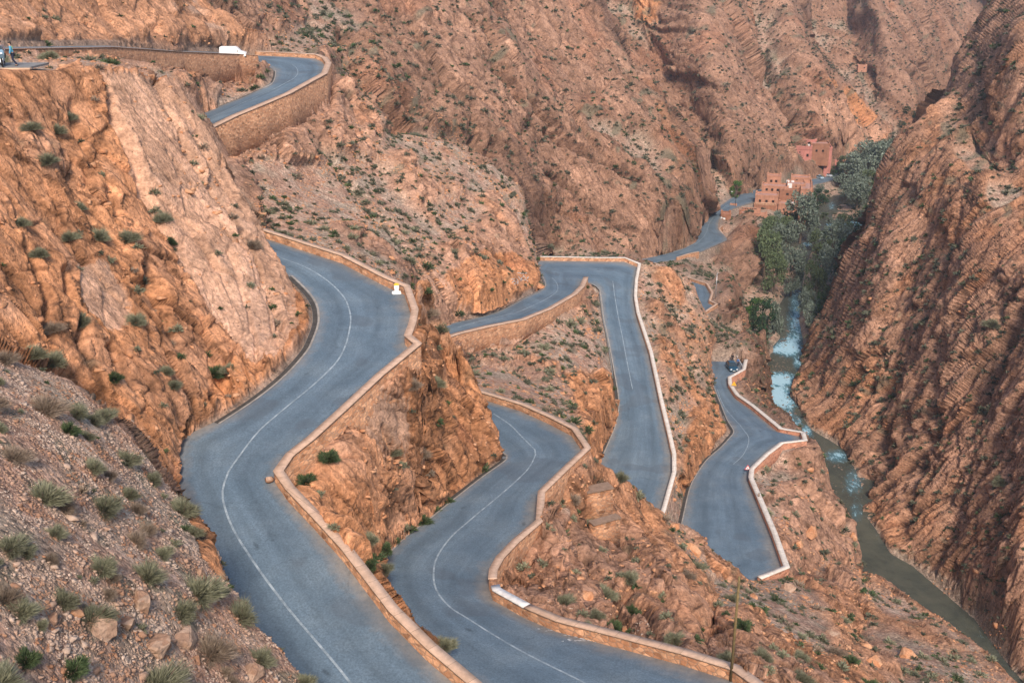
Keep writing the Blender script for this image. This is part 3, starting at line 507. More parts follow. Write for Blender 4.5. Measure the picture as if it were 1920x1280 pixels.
tc = mixc(tc, palec*0.8, pal.ravel()*0.25)
tc = mixc(tc, np.array([.27, .19, .145]), np.clip(bro.ravel()*1.6, 0, 1)*0.75)
c = mixc(c, tc, sst(T, 0.40, 0.60))
c *= (1+0.35*(BED+BED6)*ROCK)[:, None]
c *= (1+0.14*n2+0.14*n3+0.14*ns)[:, None]*(1-(0.40*crack+0.30*crack5)*(1-0.5*SM.ravel()))[:, None]*(0.90+0.2*blk*ROCK+0.1*(1-ROCK))[:, None]  # cracks darkened for varnish and the shade inside them
# low scrub tinting the ground where it is too small to be a shrub
sc1 = sst(vnoise(X/(1.4+RR/260), Y/(1.4+RR/260), Z/(1.4+RR/260), 87)+0.55*(gre.ravel()-0.5)+0.35*(T-0.5)+0.25*big, 0.32, 0.62)
c = mixc(c, np.array([.15, .15, .105]), sc1*0.72*np.clip(gre.ravel()*1.7, 0, 1))
rvf = rvm.ravel(); c = mixc(c, np.array([.30, .24, .19]), rvf*0.8)
# gravel shoulder next to the asphalt
c = mixc(c, np.array([.30, .235, .19])*(1+0.2*n3)[:, None], sst(flat.ravel(), 0.25, 0.7)*0.8*sst(slope, 0.62, 0.85))
c = np.clip(c, 0.02, 0.85)
vege = (1+3*GRV)*(np.clip(gre.ravel()*1.3, 0, 1)*(0.25+0.75*sst(T, 0.2, 0.7))*(1-np.clip(flat.ravel()*3, 0, 1))*(1-rvf))
print('terrain computed')
def grid_mesh(name, P, cols):
    na, nr = P.shape[:2]; me = bpy.data.meshes.new(name)
    me.vertices.add(na*nr); V = P.reshape(-1, 3).astype(np.float32).copy(); V[:, 2] += H0; me.vertices.foreach_set('co', V.ravel())
    i = np.arange(na*nr).reshape(na, nr); q = np.stack([i[:-1, :-1], i[1:, :-1], i[1:, 1:], i[:-1, 1:]], -1).reshape(-1, 4)[:, ::-1]
    nf = len(q); me.loops.add(nf*4); me.polygons.add(nf)
    me.loops.foreach_set('vertex_index', q.ravel().astype(np.int32)); me.polygons.foreach_set('loop_start', np.arange(0, nf*4, 4, dtype=np.int32)); me.polygons.foreach_set('loop_total', np.full(nf, 4, np.int32))
    me.polygons.foreach_set('use_smooth', np.ones(nf, bool)); me.update()
    ca = me.color_attributes.new('col', 'FLOAT_COLOR', 'POINT'); A = np.ones((na*nr, 4), np.float32); A[:, :3] = cols; A[:, 3] = ROCK; ca.data.foreach_set('color', A.ravel())
    qv = me.attributes.new('q', 'FLOAT_VECTOR', 'POINT'); qv.data.foreach_set('vector', np.stack([qs, qa, qb], -1).astype(np.float32).ravel())
    sm = me.attributes.new('slab', 'FLOAT', 'POINT'); sm.data.foreach_set('value', SM.ravel().astype(np.float32))
    o = bpy.data.objects.new(name, me); C.objects.link(o); return o
terrain = grid_mesh('terrain', P2, c); terrain['kind'] = 'structure'
# ------------------------------------------------------------------ materials
class N:
    def __init__(s, name):
        s.m = bpy.data.materials.new(name); s.m.use_nodes = True; s.t = s.m.node_tree; s.b = s.t.nodes['Principled BSDF']
    def n(s, typ, **k):
        q = s.t.nodes.new('ShaderNode'+typ); ins = k.pop('i', {})
        for a, v in k.items(): setattr(q, a, v)
        for a, v in ins.items():
            if hasattr(v, 'is_linked') or isinstance(v, bpy.types.NodeSocket): s.t.links.new(v, q.inputs[a])
            else: q.inputs[a].default_value = v
        return q
    def l(s, a, b): s.t.links.new(a, b)
    def mix(s, f, a, b, bt='MIX'):
        q = s.t.nodes.new('ShaderNodeMix'); q.data_type = 'RGBA'; q.blend_type = bt
        for k, v in ((0, f), (6, a), (7, b)):
            if isinstance(v, bpy.types.NodeSocket): s.t.links.new(v, q.inputs[k])
            else: q.inputs[k].default_value = v if k == 0 else (*v, 1)
        return q.outputs[2]
    def ramp(s, f, stops):
        q = s.t.nodes.new('ShaderNodeValToRGB'); s.t.links.new(f, q.inputs[0]); e = q.color_ramp.elements
        while len(e) < len(stops): e.new(0.5)
        for x, (p, col) in zip(e, stops): x.position = p; x.color = (*col, 1) if not isinstance(col, (int, float)) else (col, col, col, 1)
        return q.outputs[0]
    def math(s, op, a, b=0.0):
        q = s.t.nodes.new('ShaderNodeMath'); q.operation = op
        for k, v in ((0, a), (1, b)):
            if isinstance(v, bpy.types.NodeSocket): s.t.links.new(v, q.inputs[k])
            else: q.inputs[k].default_value = v
        return q.outputs[0]
    def noise(s, vec, sc, det=4, rough=0.6): return s.n('TexNoise', i={'Vector': vec, 'Scale': sc, 'Detail': det, 'Roughness': rough}).outputs[0]
    def done(s, rough=0.9, spec=0.2):
        s.b.inputs['Roughness'].default_value = rough; s.b.inputs['Specular IOR Level'].default_value = spec; return s.m
def mat_terrain():
    k = N('rock_and_scree'); va = k.n('VertexColor', layer_name='col'); geo = k.n('NewGeometry'); pos = geo.outputs['Position']
    qv = k.n('Attribute', attribute_name='q').outputs['Vector']; slab = k.n('Attribute', attribute_name='slab').outputs['Fac']; rot = k.n('Mapping', i={'Vector': qv, 'Scale': (1, 0.38, 0.24)})
    wob = k.n('TexNoise', i={'Vector': pos, 'Scale': 0.6, 'Detail': 2.0, 'Roughness': 0.65}); rv = k.n('VectorMath', operation='MULTIPLY_ADD', i={0: wob.outputs['Color'], 1: (1.6, 1.0, 1.0), 2: rot.outputs[0]}).outputs[0]
    va1 = k.n('TexVoronoi', feature='F1', i={'Vector': rv, 'Scale': 2.6})
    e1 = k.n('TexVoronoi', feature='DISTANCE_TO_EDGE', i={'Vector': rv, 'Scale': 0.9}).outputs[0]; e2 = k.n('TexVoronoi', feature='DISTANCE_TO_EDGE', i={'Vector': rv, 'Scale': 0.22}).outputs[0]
    fine = k.noise(pos, 2.6, 4, 0.75); stones = k.n('TexVoronoi', feature='F1', i={'Vector': pos, 'Scale': 5.0}); st2 = k.n('TexVoronoi', feature='F1', i={'Vector': pos, 'Scale': 1.7})
    s2 = k.n('SeparateColor', i={'Color': va1.outputs['Color']}).outputs[0]; rock = va.outputs['Alpha']
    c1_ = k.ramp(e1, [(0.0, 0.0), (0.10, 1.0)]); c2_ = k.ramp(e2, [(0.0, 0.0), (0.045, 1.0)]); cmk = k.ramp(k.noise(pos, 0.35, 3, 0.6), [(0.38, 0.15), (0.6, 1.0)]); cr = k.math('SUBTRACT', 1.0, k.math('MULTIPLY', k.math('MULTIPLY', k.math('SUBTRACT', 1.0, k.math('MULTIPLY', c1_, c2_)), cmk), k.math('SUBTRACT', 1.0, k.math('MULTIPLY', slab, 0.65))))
    h1 = k.math('ADD', k.math('MULTIPLY', s2, 0.45), k.math('MULTIPLY', cr, 0.6)); h2 = k.math('SUBTRACT', 0.7, k.math('ADD', k.math('MULTIPLY', stones.outputs[0], 0.35), k.math('MULTIPLY', st2.outputs[0], 0.35)))
    hm = k.n('Mix', data_type='FLOAT'); k.l(rock, hm.inputs[0]); k.l(h2, hm.inputs[2]); k.l(h1, hm.inputs[3])
    h = k.math('ADD', hm.outputs[0], k.math('MULTIPLY', fine, 1.1))
    bp = k.n('Bump', i={'Height': h, 'Strength': 0.9, 'Distance': 0.30}); k.l(bp.outputs[0], k.b.inputs['Normal'])
    v = k.ramp(fine, [(0.3, 0.60), (0.5, 1.0), (0.7, 1.40)]); c1 = k.mix(1.0, va.outputs['Color'], v, 'MULTIPLY')
    sv = k.ramp(k.n('SeparateColor', i={'Color': stones.outputs['Color']}).outputs[0], [(0, 0.62), (1, 1.38)]); sv2 = k.ramp(k.n('SeparateColor', i={'Color': st2.outputs['Color']}).outputs[0], [(0, 0.8), (1, 1.2)]); sv = k.mix(1.0, sv, sv2, 'MULTIPLY')
    rvv = k.mix(1.0, k.ramp(s2, [(0, 0.84), (1, 1.16)]), k.ramp(cr, [(0, 0.58), (1, 1.0)]), 'MULTIPLY'); q = k.n('Mix', data_type='RGBA'); k.l(rock, q.inputs[0]); k.l(sv, q.inputs[6]); k.l(rvv, q.inputs[7])  # crack lines: dark soil plus painted shade of gaps too fine to model
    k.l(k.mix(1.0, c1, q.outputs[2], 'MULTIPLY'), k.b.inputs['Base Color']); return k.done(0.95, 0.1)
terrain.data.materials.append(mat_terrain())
# ------------------------------------------------------------------ object helpers
def tag(o, label, cat, group=None):
    o['label'] = label; o['category'] = cat
    if group: o['group'] = group
    return o
def W3(P): P = np.asarray(P, float).copy(); P[..., 2] += H0; return P
class MB:
    def __init__(s): s.v, s.f, s.uv = [], [], {}
    def add(s, vs, fs):
        b = len(s.v); s.v += [tuple(v) for v in vs]; s.f += [tuple(b+i for i in f) for f in fs]; return b
    def box(s, c, d, rz=0.0, taper=1.0, M=None):
        x, y, z = d[0]/2, d[1]/2, d[2]/2; P = []
        for k, t in ((-z, 1), (z, taper)):
            for a, b in ((-x, -y), (x, -y), (x, y), (-x, y)):
                q = Vector((a*t, b*t, k))
                if M is not None: q = M @ q
                q = Matrix.Rotation(rz, 3, 'Z') @ q; P.append((c[0]+q.x, c[1]+q.y, c[2]+q.z))
        s.add(P, [(3, 2, 1, 0), (4, 5, 6, 7), (0, 1, 5, 4), (1, 2, 6, 5), (2, 3, 7, 6), (3, 0, 4, 7)])
    def tube(s, p, q, r0, r1=None, n=10, caps=True):
        r1 = r0 if r1 is None else r1; p, q = Vector(p), Vector(q); d = (q-p).normalized(); a = d.orthogonal().normalized(); b = d.cross(a); P = []
        for c, r in ((p, r0), (q, r1)):
            for i in range(n): t = 2*math.pi*i/n; P.append(c+a*math.cos(t)*r+b*math.sin(t)*r)
        F = [(i, (i+1) % n, n+(i+1) % n, n+i) for i in range(n)]
        if caps: F += [tuple(range(n-1, -1, -1)), tuple(range(n, 2*n))]
        s.add(P, F)
    def prism(s, prof, y0, y1, inset=None):       # profile in x-z swept along y; inset scales the second ring about a point
        n = len(prof); P = [(x, y0, z) for x, z in prof]+[(x, y1, z) for x, z in prof]
        s.add(P, [tuple(range(n)), tuple(range(2*n-1, n-1, -1))]+[((i+1) % n, i, n+i, n+(i+1) % n) for i in range(n)])
    def build(s, name, mat, parent=None, bev=0.0, smooth=False, loc=None):
        me = bpy.data.meshes.new(name); me.from_pydata(s.v, [], s.f); me.update()
        if bev > 0:
            b = bmesh.new(); b.from_mesh(me); bmesh.ops.remove_doubles(b, verts=b.verts, dist=1e-5)
            bmesh.ops.bevel(b, geom=[e for e in b.edges if e.is_manifold and e.calc_face_angle(0) > 0.5], offset=bev, segments=2, affect='EDGES', clamp_overlap=True); b.to_mesh(me); b.free()
        if smooth: me.polygons.foreach_set('use_smooth', np.ones(len(me.polygons), bool))
        me.materials.append(mat); o = bpy.data.objects.new(name, me); C.objects.link(o)
        if parent: o.parent = parent
        if loc is not None: o.location = loc
        return o
def empty(name, loc, rz=0.0):
    o = bpy.data.objects.new(name, None); C.objects.link(o); o.location = loc; o.rotation_euler = (0, 0, rz); o.empty_display_size = 0.3; return o
def copy_tree(o, parent=None):
    c = o.copy(); C.objects.link(c); c.parent = parent
    for k in list(o.children): copy_tree(k, c)
    return c
def np_mesh(name, V, F, mat, parent=None, smooth=False, uv=None):
    me = bpy.data.meshes.new(name); V = np.asarray(V, np.float32); F = np.asarray(F, np.int32); k = F.shape[1]
    me.vertices.add(len(V)); me.vertices.foreach_set('co', V.ravel()); me.loops.add(F.size); me.polygons.add(len(F))
    me.loops.foreach_set('vertex_index', F.ravel()); me.polygons.foreach_set('loop_start', np.arange(0, F.size, k, dtype=np.int32)); me.polygons.foreach_set('loop_total', np.full(len(F), k, np.int32))
    if smooth: me.polygons.foreach_set('use_smooth', np.ones(len(F), bool))
    if uv is not None: me.uv_layers.new(name='uv').data.foreach_set('uv', np.asarray(uv, np.float32)[F.ravel()].ravel())
    me.update(); me.validate()
    if mat: me.materials.append(mat)
    o = bpy.data.objects.new(name, me); C.objects.link(o)
    if parent: o.parent = parent
    return o
def plain(name, col, rough=0.6, metal=0.0, var=0.12, sc=6.0, spec=0.4):
    k = N(name); tc = k.n('TexCoord').outputs['Object']; n = k.noise(tc, sc, 4)
    v = k.ramp(n, [(0.3, 1-var), (0.7, 1+var)]); k.l(k.mix(1.0, col, v, 'MULTIPLY'), k.b.inputs['Base Color'])
    k.b.inputs['Metallic'].default_value = metal; return k.done(rough, spec)

# ------------------------------------------------------------------ roads
def mat_asphalt():
    k = N('worn_asphalt'); uvn = k.n('UVMap'); pos = k.n('NewGeometry').outputs['Position']
    sx = k.n('SeparateXYZ', i={0: uvn.outputs[0]}); u = sx.outputs[0]; st = k.n('Mapping', i={'Vector': uvn.outputs[0], 'Scale': (7, 0.06, 1)}).outputs[0]
    n1 = k.noise(pos, 0.25, 5, 0.6); n2 = k.noise(pos, 9.0, 3, 0.7); n3 = k.noise(st, 2.0, 4, 0.6)
    base = k.ramp(n1, [(0.30, (0.088, 0.130, 0.170)), (0.5, (0.108, 0.153, 0.194)), (0.70, (0.135, 0.180, 0.216))])
    c = k.mix(1.0, base, k.ramp(n3, [(0.3, 0.87), (0.7, 1.13)]), 'MULTIPLY'); c = k.mix(1.0, c, k.ramp(n2, [(0.3, 0.72), (0.7, 1.28)]), 'MULTIPLY')
    wt = k.ramp(k.math('ADD', u, k.math('MULTIPLY', k.math('SUBTRACT', n1, 0.5), 0.12)), [(0.16, 1.06), (0.27, 0.84), (0.36, 1.04), (0.52, 1.10), (0.66, 0.86), (0.78, 1.02)]); c = k.mix(0.9, c, wt, 'MULTIPLY')
    c = k.mix(1.0, c, k.ramp(k.noise(pos, 1.4, 4, 0.75), [(0.3, 0.93), (0.7, 1.07)]), 'MULTIPLY')
    e = k.math('ABSOLUTE', k.math('SUBTRACT', u, 0.5)); e = k.math('ADD', e, k.math('MULTIPLY', k.math('SUBTRACT', k.noise(pos, 0.6, 6, 0.75), 0.5), 0.34))
    g = k.ramp(e, [(0.34, 0.0), (0.50, 1.0)]); dust = k.ramp(k.noise(pos, 2.5, 5, 0.7), [(0.3, (0.15, 0.145, 0.135)), (0.7, (0.29, 0.255, 0.225))])
    c = k.mix(k.math('MULTIPLY', g, 0.85), c, dust)
    oil = k.ramp(k.n('TexVoronoi', feature='F1', i={'Vector': k.n('Mapping', i={'Vector': uvn.outputs[0], 'Scale': (3.0, 0.16, 1)}).outputs[0], 'Scale': 1.0}).outputs[0], [(0.03, 0.62), (0.07, 1.0)]); c = k.mix(1.0, c, oil, 'MULTIPLY')
    vo = k.n('TexVoronoi', feature='DISTANCE_TO_EDGE', i={'Vector': k.n('VectorMath', operation='MULTIPLY_ADD', i={0: k.n('TexNoise', i={'Vector': pos, 'Scale': 0.7, 'Detail': 4.0}).outputs['Color'], 1: (2.5, 2.5, 2.5), 2: pos}).outputs[0], 'Scale': 0.16})
    cr = k.ramp(vo.outputs[0], [(0.0, 0.80), (0.008, 1.0)]); c = k.mix(1.0, c, cr, 'MULTIPLY')
    patch = k.ramp(k.noise(k.n('Mapping', i={'Vector': pos, 'Location': (31, 7, 0), 'Scale': (1, 1, 0.1)}).outputs[0], 0.17, 2, 0.5), [(0.60, 0.0), (0.63, 1.0)])
    c = k.mix(k.math('MULTIPLY', patch, 0.35), c, (0.075, 0.088, 0.105))
    k.l(c, k.b.inputs['Base Color']); bp = k.n('Bump', i={'Height': n2, 'Strength': 0.25, 'Distance': 0.02}); k.l(bp.outputs[0], k.b.inputs['Normal']); return k.done(0.75, 0.35)
ASPH = mat_asphalt()
def cat(Pm, i, f):
    n = len(Pm); a, b, c, d = Pm[max(i-1, 0)], Pm[i], Pm[i+1], Pm[min(i+2, n-1)]
    return 0.5*((2*b)+(c-a)*f+(2*a-5*b+4*c-d)*f*f+(3*b-a-3*c+d)*f**3)
ROADOBJ = {}; from mathutils.bvhtree import BVHTree
def build_road(k, name, label_, sL, sQ, nw=12):
    L, Q = RSEC[k]; Ls, Qs = [], []
    for i in range(len(L)-1):
        n = max(2, int(np.linalg.norm((L[i+1]+Q[i+1]-L[i]-Q[i])/2)/0.9))
        for f in np.arange(n)/n:
            Ls.append(cat(L, i, f) if sL(i) else L[i]+(L[i+1]-L[i])*f); Qs.append(cat(Q, i, f) if sQ(i) else Q[i]+(Q[i+1]-Q[i])*f)
    Ls.append(L[-1]); Qs.append(Q[-1]); Ls, Qs = np.array(Ls), np.array(Qs); mid = (Ls+Qs)/2
    ln = np.concatenate([[0], np.cumsum(np.linalg.norm(np.diff(mid, axis=0), axis=1))]); g = np.linspace(0, 1, nw)
    V = Ls[:, None]+(Qs-Ls)[:, None]*g[None, :, None]; V[..., 2] += 0.05*(1-(2*g-1)**2)[None]
    uv = np.stack(np.broadcast_arrays(g[None, :], ln[:, None]), -1).reshape(-1, 2); m = len(Ls)
    I = np.arange(m*nw).reshape(m, nw); F = np.stack([I[:-1, :-1], I[:-1, 1:], I[1:, 1:], I[1:, :-1]], -1).reshape(-1, 4)
    Vw = W3(V).reshape(-1, 3); a = Vw[F[0]]; 
    if np.cross(a[1]-a[0], a[2]-a[0])[2] < 0: F = F[:, ::-1]
    o = np_mesh(name, Vw, F, ASPH, smooth=True, uv=uv); o['kind'] = 'structure'
    ROADOBJ[k] = (o, BVHTree.FromPolygons([tuple(v) for v in Vw], [tuple(int(x) for x in f) for f in F]))
    return o
yes, no = (lambda i: True), (lambda i: False)
build_road('A', 'road', '', yes, no); build_road('B', 'road', '', yes, no); build_road('C', 'road', '', lambda i: i < 7, lambda i: i > 7)
build_road('D', 'road', '', yes, no); build_road('E', 'road', '', yes, no); build_road('F', 'road', '', yes, lambda i: i > 2); build_road('T', 'road', '', no, lambda i: i > 4)
def on_road(k, u, v):                             # the point of road k that pixel (u, v) of the photograph shows
    d = Vector(pdir(u, v)).normalized(); h = ROADOBJ[k][1].ray_cast(Vector((0, 0, H0)), d)
    return h[0]
def mat_line():
    k = N('worn_white_line'); pos = k.n('NewGeometry').outputs['Position']; n = k.noise(pos, 1.6, 5, 0.7)
    k.l(k.ramp(n, [(0.40, (0.17, 0.215, 0.25)), (0.66, (0.37, 0.43, 0.47))]), k.b.inputs['Base Color']); return k.done(0.7, 0.3)
LINE = mat_line()
def strip(name, P, width, mat, parent, lift=0.012, k=None):
    P = [Vector(p) for p in P]; Q = []
    for i in range(len(P)-1):
        n = max(1, int((P[i+1]-P[i]).length/0.8))
        for f in range(n): Q.append(Vector(cat([np.array(p) for p in P], i, f/n)))
    Q.append(P[-1]); V = []
    for i, q in enumerate(Q):
        t = (Q[min(i+1, len(Q)-1)]-Q[max(i-1, 0)]); t.z = 0; t.normalize(); s = Vector((-t.y, t.x, 0))*width/2
        for p in (q-s, q+s):
            h = ROADOBJ[k][1].ray_cast(Vector((p.x, p.y, p.z+3)), Vector((0, 0, -1)))[0]; V.append((p.x, p.y, (h.z if h else p.z)+lift))
    F = [(2*i, 2*i+2, 2*i+3, 2*i+1) for i in range(len(Q)-1)]
    o = np_mesh(name, V, F, mat, parent); o['kind'] = 'structure'; return o
CL = {'A': [(505,470),(524,482),(571,500),(615,527),(640,551),(653,574),(657,608),(640,665),(598,712),(537,763),(487,806),(447,857),(428,885),(420,907),(418,937),(437,991),(477,1055),(537,1136),(588,1196),(640,1258),(665,1290)],
      'B': [(925,775),(955,795),(976,816),(995,835),(1003,843),(1004,852),(989,880),(942,924),(889,968),(848,1004),(821,1041),(813,1072),(818,1105),(842,1136),(882,1162),(976,1219),(1093,1278),(1130,1300)],
      'C': [(858,614),(888,605),(932,594),(976,583),(1023,561),(1040,550),(1046,541),(1043,529),(1035,521)], 'C_': [(1149,527),(1152,550),(1157,581),(1167,632),(1177,685),(1186,729)],
      'T': [(392,222),(436,202),(478,183),(520,164),(548,149),(558,138),(556,128),(548,121)], 'F': [(1275,473),(1300,461),(1322,440),(1332,415),(1352,393),(1375,377)],
      'D': [(1345,730),(1360,765),(1390,800),(1404,822),(1395,850),(1375,870)]}
for k, pts in CL.items():
    P = [on_road(k[0], *p) for p in pts]; P = [p for p in P if p is not None]
    if len(P) > 2: strip('centre_line', P, 0.12 if k[0] in 'AB' else 0.11, LINE, ROADOBJ[k[0]][0], k=k[0])

# gutters and low kerbs along the foot of the rock
KERB = plain('kerb_concrete', (.30, .27, .24), .9, var=.3, sc=2.0); GUT = plain('gutter_dirt', (.055, .048, .042), .95, var=.4, sc=3.0)
for k, sd, i0, i1 in (('A', 0, 2, 12), ('B', 0, 2, 15), ('D', 0, 3, 15), ('C', 1, 9, 21), ('C', 0, 1, 7), ('T', 1, 8, 16)):
    a, b = RSEC[k][sd][i0:i1], RSEC[k][1-sd][i0:i1]; dd_ = (b-a)/np.linalg.norm(b-a, axis=1, keepdims=True)
    for off_, wd_, mt_, lf, nm in ((0.22, 0.38, GUT, 0.010, 'gutter'), (0.52, 0.16, KERB, 0.05, 'kerb')):
        strip(nm, [Vector(W3(p)) for p in a+dd_*off_], wd_, mt_, ROADOBJ[k][0], lift=lf, k=k)
CHALK = plain('spilt_white_paint', (.40, .43, .45), .8, var=.4, sc=3.0)
def splash(k, spots, name='paint_splash'):
    m_ = MB()
    for (u, v, su_, sv_, n_) in spots:
        for _ in range(n_):
            p = on_road(k, random.gauss(u, su_), random.gauss(v, sv_))
            if p is None: continue
            r_ = random.uniform(.02, .09); n = 7; base = [(p.x+r_*random.uniform(.5, 1.3)*math.cos(2*math.pi*i/n)*1.5, p.y+r_*random.uniform(.5, 1.2)*math.sin(2*math.pi*i/n)) for i in range(n)]
            V_ = []
            for x, y in base: h = ROADOBJ[k][1].ray_cast(Vector((x, y, p.z+3)), Vector((0, 0, -1)))[0]; V_.append((x, y, (h.z if h else p.z)+.014+random.uniform(0, .004)))
            m_.add(V_, [tuple(range(n))])
    if m_.v: o = m_.build(name, CHALK, ROADOBJ[k][0]); o['kind'] = 'structure'
splash('B', [(1105, 1194, 20, 4, 130), (1050, 1178, 16, 4, 40)])

# ------------------------------------------------------------------ stone walls
def mat_masonry(name, c1, c2, mortar):
    k = N(name); uv = k.n('Mapping', i={'Vector': k.n('UVMap').outputs[0], 'Scale': (0.75, 1.35, 1)}).outputs[0]; pos = k.n('NewGeometry').outputs['Position']
    wv = k.n('VectorMath', operation='MULTIPLY_ADD', i={0: k.n('TexNoise', i={'Vector': uv, 'Scale': 1.5}).outputs['Color'], 1: (0.25, 0.25, 0.25), 2: uv}).outputs[0]
    e = k.n('TexVoronoi', feature='DISTANCE_TO_EDGE', i={'Vector': wv, 'Scale': 2.6}); f = k.n('TexVoronoi', feature='F1', i={'Vector': wv, 'Scale': 2.6})
    s = k.n('SeparateColor', i={'Color': f.outputs['Color']}).outputs[0]; n = k.noise(pos, 3.0, 5, 0.7); big = k.noise(pos, 0.35, 3, 0.6)
    s = k.math('POWER', s, 1.3); c = k.mix(s, c1, c2); c = k.mix(1.0, c, k.ramp(k.n('SeparateColor', i={'Color': f.outputs['Color']}).outputs[1], [(0.0, 0.55), (0.25, 0.95), (1, 1.15)]), 'MULTIPLY'); c = k.mix(1.0, c, k.ramp(n, [(0.3, 0.7), (0.7, 1.3)]), 'MULTIPLY'); c = k.mix(1.0, c, k.ramp(big, [(0.3, 0.86), (0.7, 1.12)]), 'MULTIPLY')
    m = k.ramp(e.outputs[0], [(0.02, 0.0), (0.07, 1.0)]); c = k.mix(m, mortar, c); k.l(c, k.b.inputs['Base Color'])
    bp = k.n('Bump', i={'Height': k.math('MINIMUM', e.outputs[0], 0.12), 'Strength': 0.8, 'Distance': 0.25}); k.l(bp.outputs[0], k.b.inputs['Normal']); return k.done(0.92, 0.15)
MAS = mat_masonry('stone_masonry', (0.36, 0.17, 0.09), (0.54, 0.30, 0.175), (0.30, 0.19, 0.13)); MASR = mat_masonry('red_stone_masonry', (0.36, 0.15, 0.09), (0.50, 0.24, 0.15), (0.40, 0.22, 0.15))
def mat_cope(name, a, b):
    k = N(name); uv = k.n('UVMap').outputs[0]; pos = k.n('NewGeometry').outputs['Position']; br = k.n('TexBrick', offset=0.0, i={'Vector': uv, 'Scale': 1.0, 'Mortar Size': 0.012, 'Brick Width': 1.4, 'Row Height': 5.0, 'Color1': (*a, 1), 'Color2': (*b, 1), 'Mortar': (a[0]*0.5, a[1]*0.5, a[2]*0.5, 1)})
    c = k.mix(1.0, br.outputs[0], k.ramp(k.noise(pos, 2.2, 5, 0.7), [(0.3, 0.78), (0.7, 1.2)]), 'MULTIPLY'); k.l(c, k.b.inputs['Base Color']); return k.done(0.9, 0.2)
COPE = mat_cope('cement_coping', (0.48, 0.325, 0.235), (0.55, 0.38, 0.28)); WCOPE = mat_cope('white_painted_coping', (0.64, 0.62, 0.60), (0.72, 0.70, 0.68))
PCOPE = mat_cope('pale_coping', (0.60, 0.53, 0.46), (0.66, 0.59, 0.52))
def wall(name, label, out_from, i0=0, i1=None, th=0.45, cope=0.10, mat=MAS, cmat=COPE, white=(), extra=0.7, over=0.07, group=None):
    Pt = WALLS[name]['top'][i0:i1]; O = []; seg = np.linalg.norm(np.diff(Pt[:, :2], axis=0), axis=1)
    tang = np.gradient(Pt[:, :2], axis=0)
    tn = []                                       # mitred normals
    for i in range(len(Pt)):
        d = []
        for a, b in ((i-1, i), (i, i+1)):
            if a >= 0 and b < len(Pt): q = Pt[b, :2]-Pt[a, :2]; q = q/(np.linalg.norm(q)+1e-9); d.append(np.array([-q[1], q[0]]))
        mN = sum(d); mN = mN/(np.linalg.norm(mN)+1e-9); tn.append(mN/max(0.6, float(mN @ d[0])))
    tn = np.array(tn); ref = out_from[i0:i1] if out_from is not None else None
    if ref is not None:
        sgn = np.sign(((Pt[:, :2]-ref[:len(Pt), :2])*tn).sum()); tn = tn*sgn
    L = np.concatenate([[0], np.cumsum(seg)]); s = np.unique(np.concatenate([L, np.arange(0, L[-1], 1.1)]))
    X = np.stack([np.interp(s, L, Pt[:, c]) for c in range(3)], -1); Nx = np.stack([np.interp(s, L, tn[:, c]) for c in range(2)], -1)
    rel = lambda o: X[:, :2]+Nx*o
    zb = np.full(len(s), 1e9)
    for o in (th, th+0.35, th+0.8, th+1.3): q = rel(o); zb = np.minimum(zb, zterr(q[:, 0], q[:, 1]))
    q = rel(-0.3); zb = np.minimum(zb, X[:, 2]-1.0)-extra
    zb = np.array([zb[max(0, i-1):i+2].min() for i in range(len(zb))])
    root = empty('stone_wall', tuple(W3(X[0]))); tag(root, label, 'wall', group); off = W3(X[0])
    def ring(o0, o1, z0, z1, nm, mt, sl=None, jit=0.0):
        V, F, UVs = [], [], []
        idx = range(len(s)) if sl is None else [i for i in range(len(s)) if sl[0] <= s[i] <= sl[1]]
        for i in idx:
            for o, z in ((o0, z1), (o1, z1), (o1, z0), (o0, z0)):
                zz = z[i]; j = random.uniform(-jit, jit); p = (X[i, 0]+Nx[i, 0]*(o+j), X[i, 1]+Nx[i, 1]*(o+j), zz+H0); V.append((p[0]-off[0], p[1]-off[1], p[2]-off[2])); UVs.append((s[i], zz+(o*1.0 if z is z1 else 0)))
        n = len(list(idx))
        for i in range(n-1):
            for a in range(4): b = (a+1) % 4; F.append((4*i+a, 4*i+b, 4*i+4+b, 4*i+4+a))
        F += [(0, 3, 2, 1), (4*n-4, 4*n-3, 4*n-2, 4*n-1)]
        ob = np_mesh(nm, V, F, mt, root, uv=UVs); b = bmesh.new(); b.from_mesh(ob.data); bmesh.ops.recalc_face_normals(b, faces=b.faces); b.to_mesh(ob.data); b.free(); return ob
    top = X[:, 2]
    ring(-0.02, th, zb, top-cope, 'masonry', mat)
    if cope > 0:
        spans = []; cur = 0.0
        for a, b in sorted(white): spans += [(cur, a, cmat), (a, b, WCOPE)]; cur = b
        spans.append((cur, L[-1]+1, cmat))
        for a, b, mt in spans:
            ids = [x for x in s if a <= x <= b]
            if len(ids) < 2: continue
            ring(-over, th+over, top-cope+0.004, top+random.uniform(-.001, .001), 'white_coping' if mt is WCOPE else 'coping', mt, (ids[0], ids[-1]))
    return root
SEC = lambda k, side, a, b: RSEC[k][side][a:b]
def arc_at(name, u, v):                           # length along the wall where the photograph shows pixel (u, v)
    P = WALLS[name]['top']; U, V, _ = proj(P); L = np.concatenate([[0], np.cumsum(np.linalg.norm(np.diff(P[:, :2], axis=0), axis=1))]); best = (1e9, 0)
    for i in range(len(P)-1):
        f = np.linspace(0, 1, 25); d = np.hypot(U[i]+f*(U[i+1]-U[i])-u, V[i]+f*(V[i+1]-V[i])-v); k = int(d.argmin())
        if d[k] < best[0]: best = (d[k], L[i]+f[k]*(L[i+1]-L[i]))
    return best[1]
wall('A1', 'long tan stone parapet with cement coping along the nearest road bend', RSEC['A'][0])
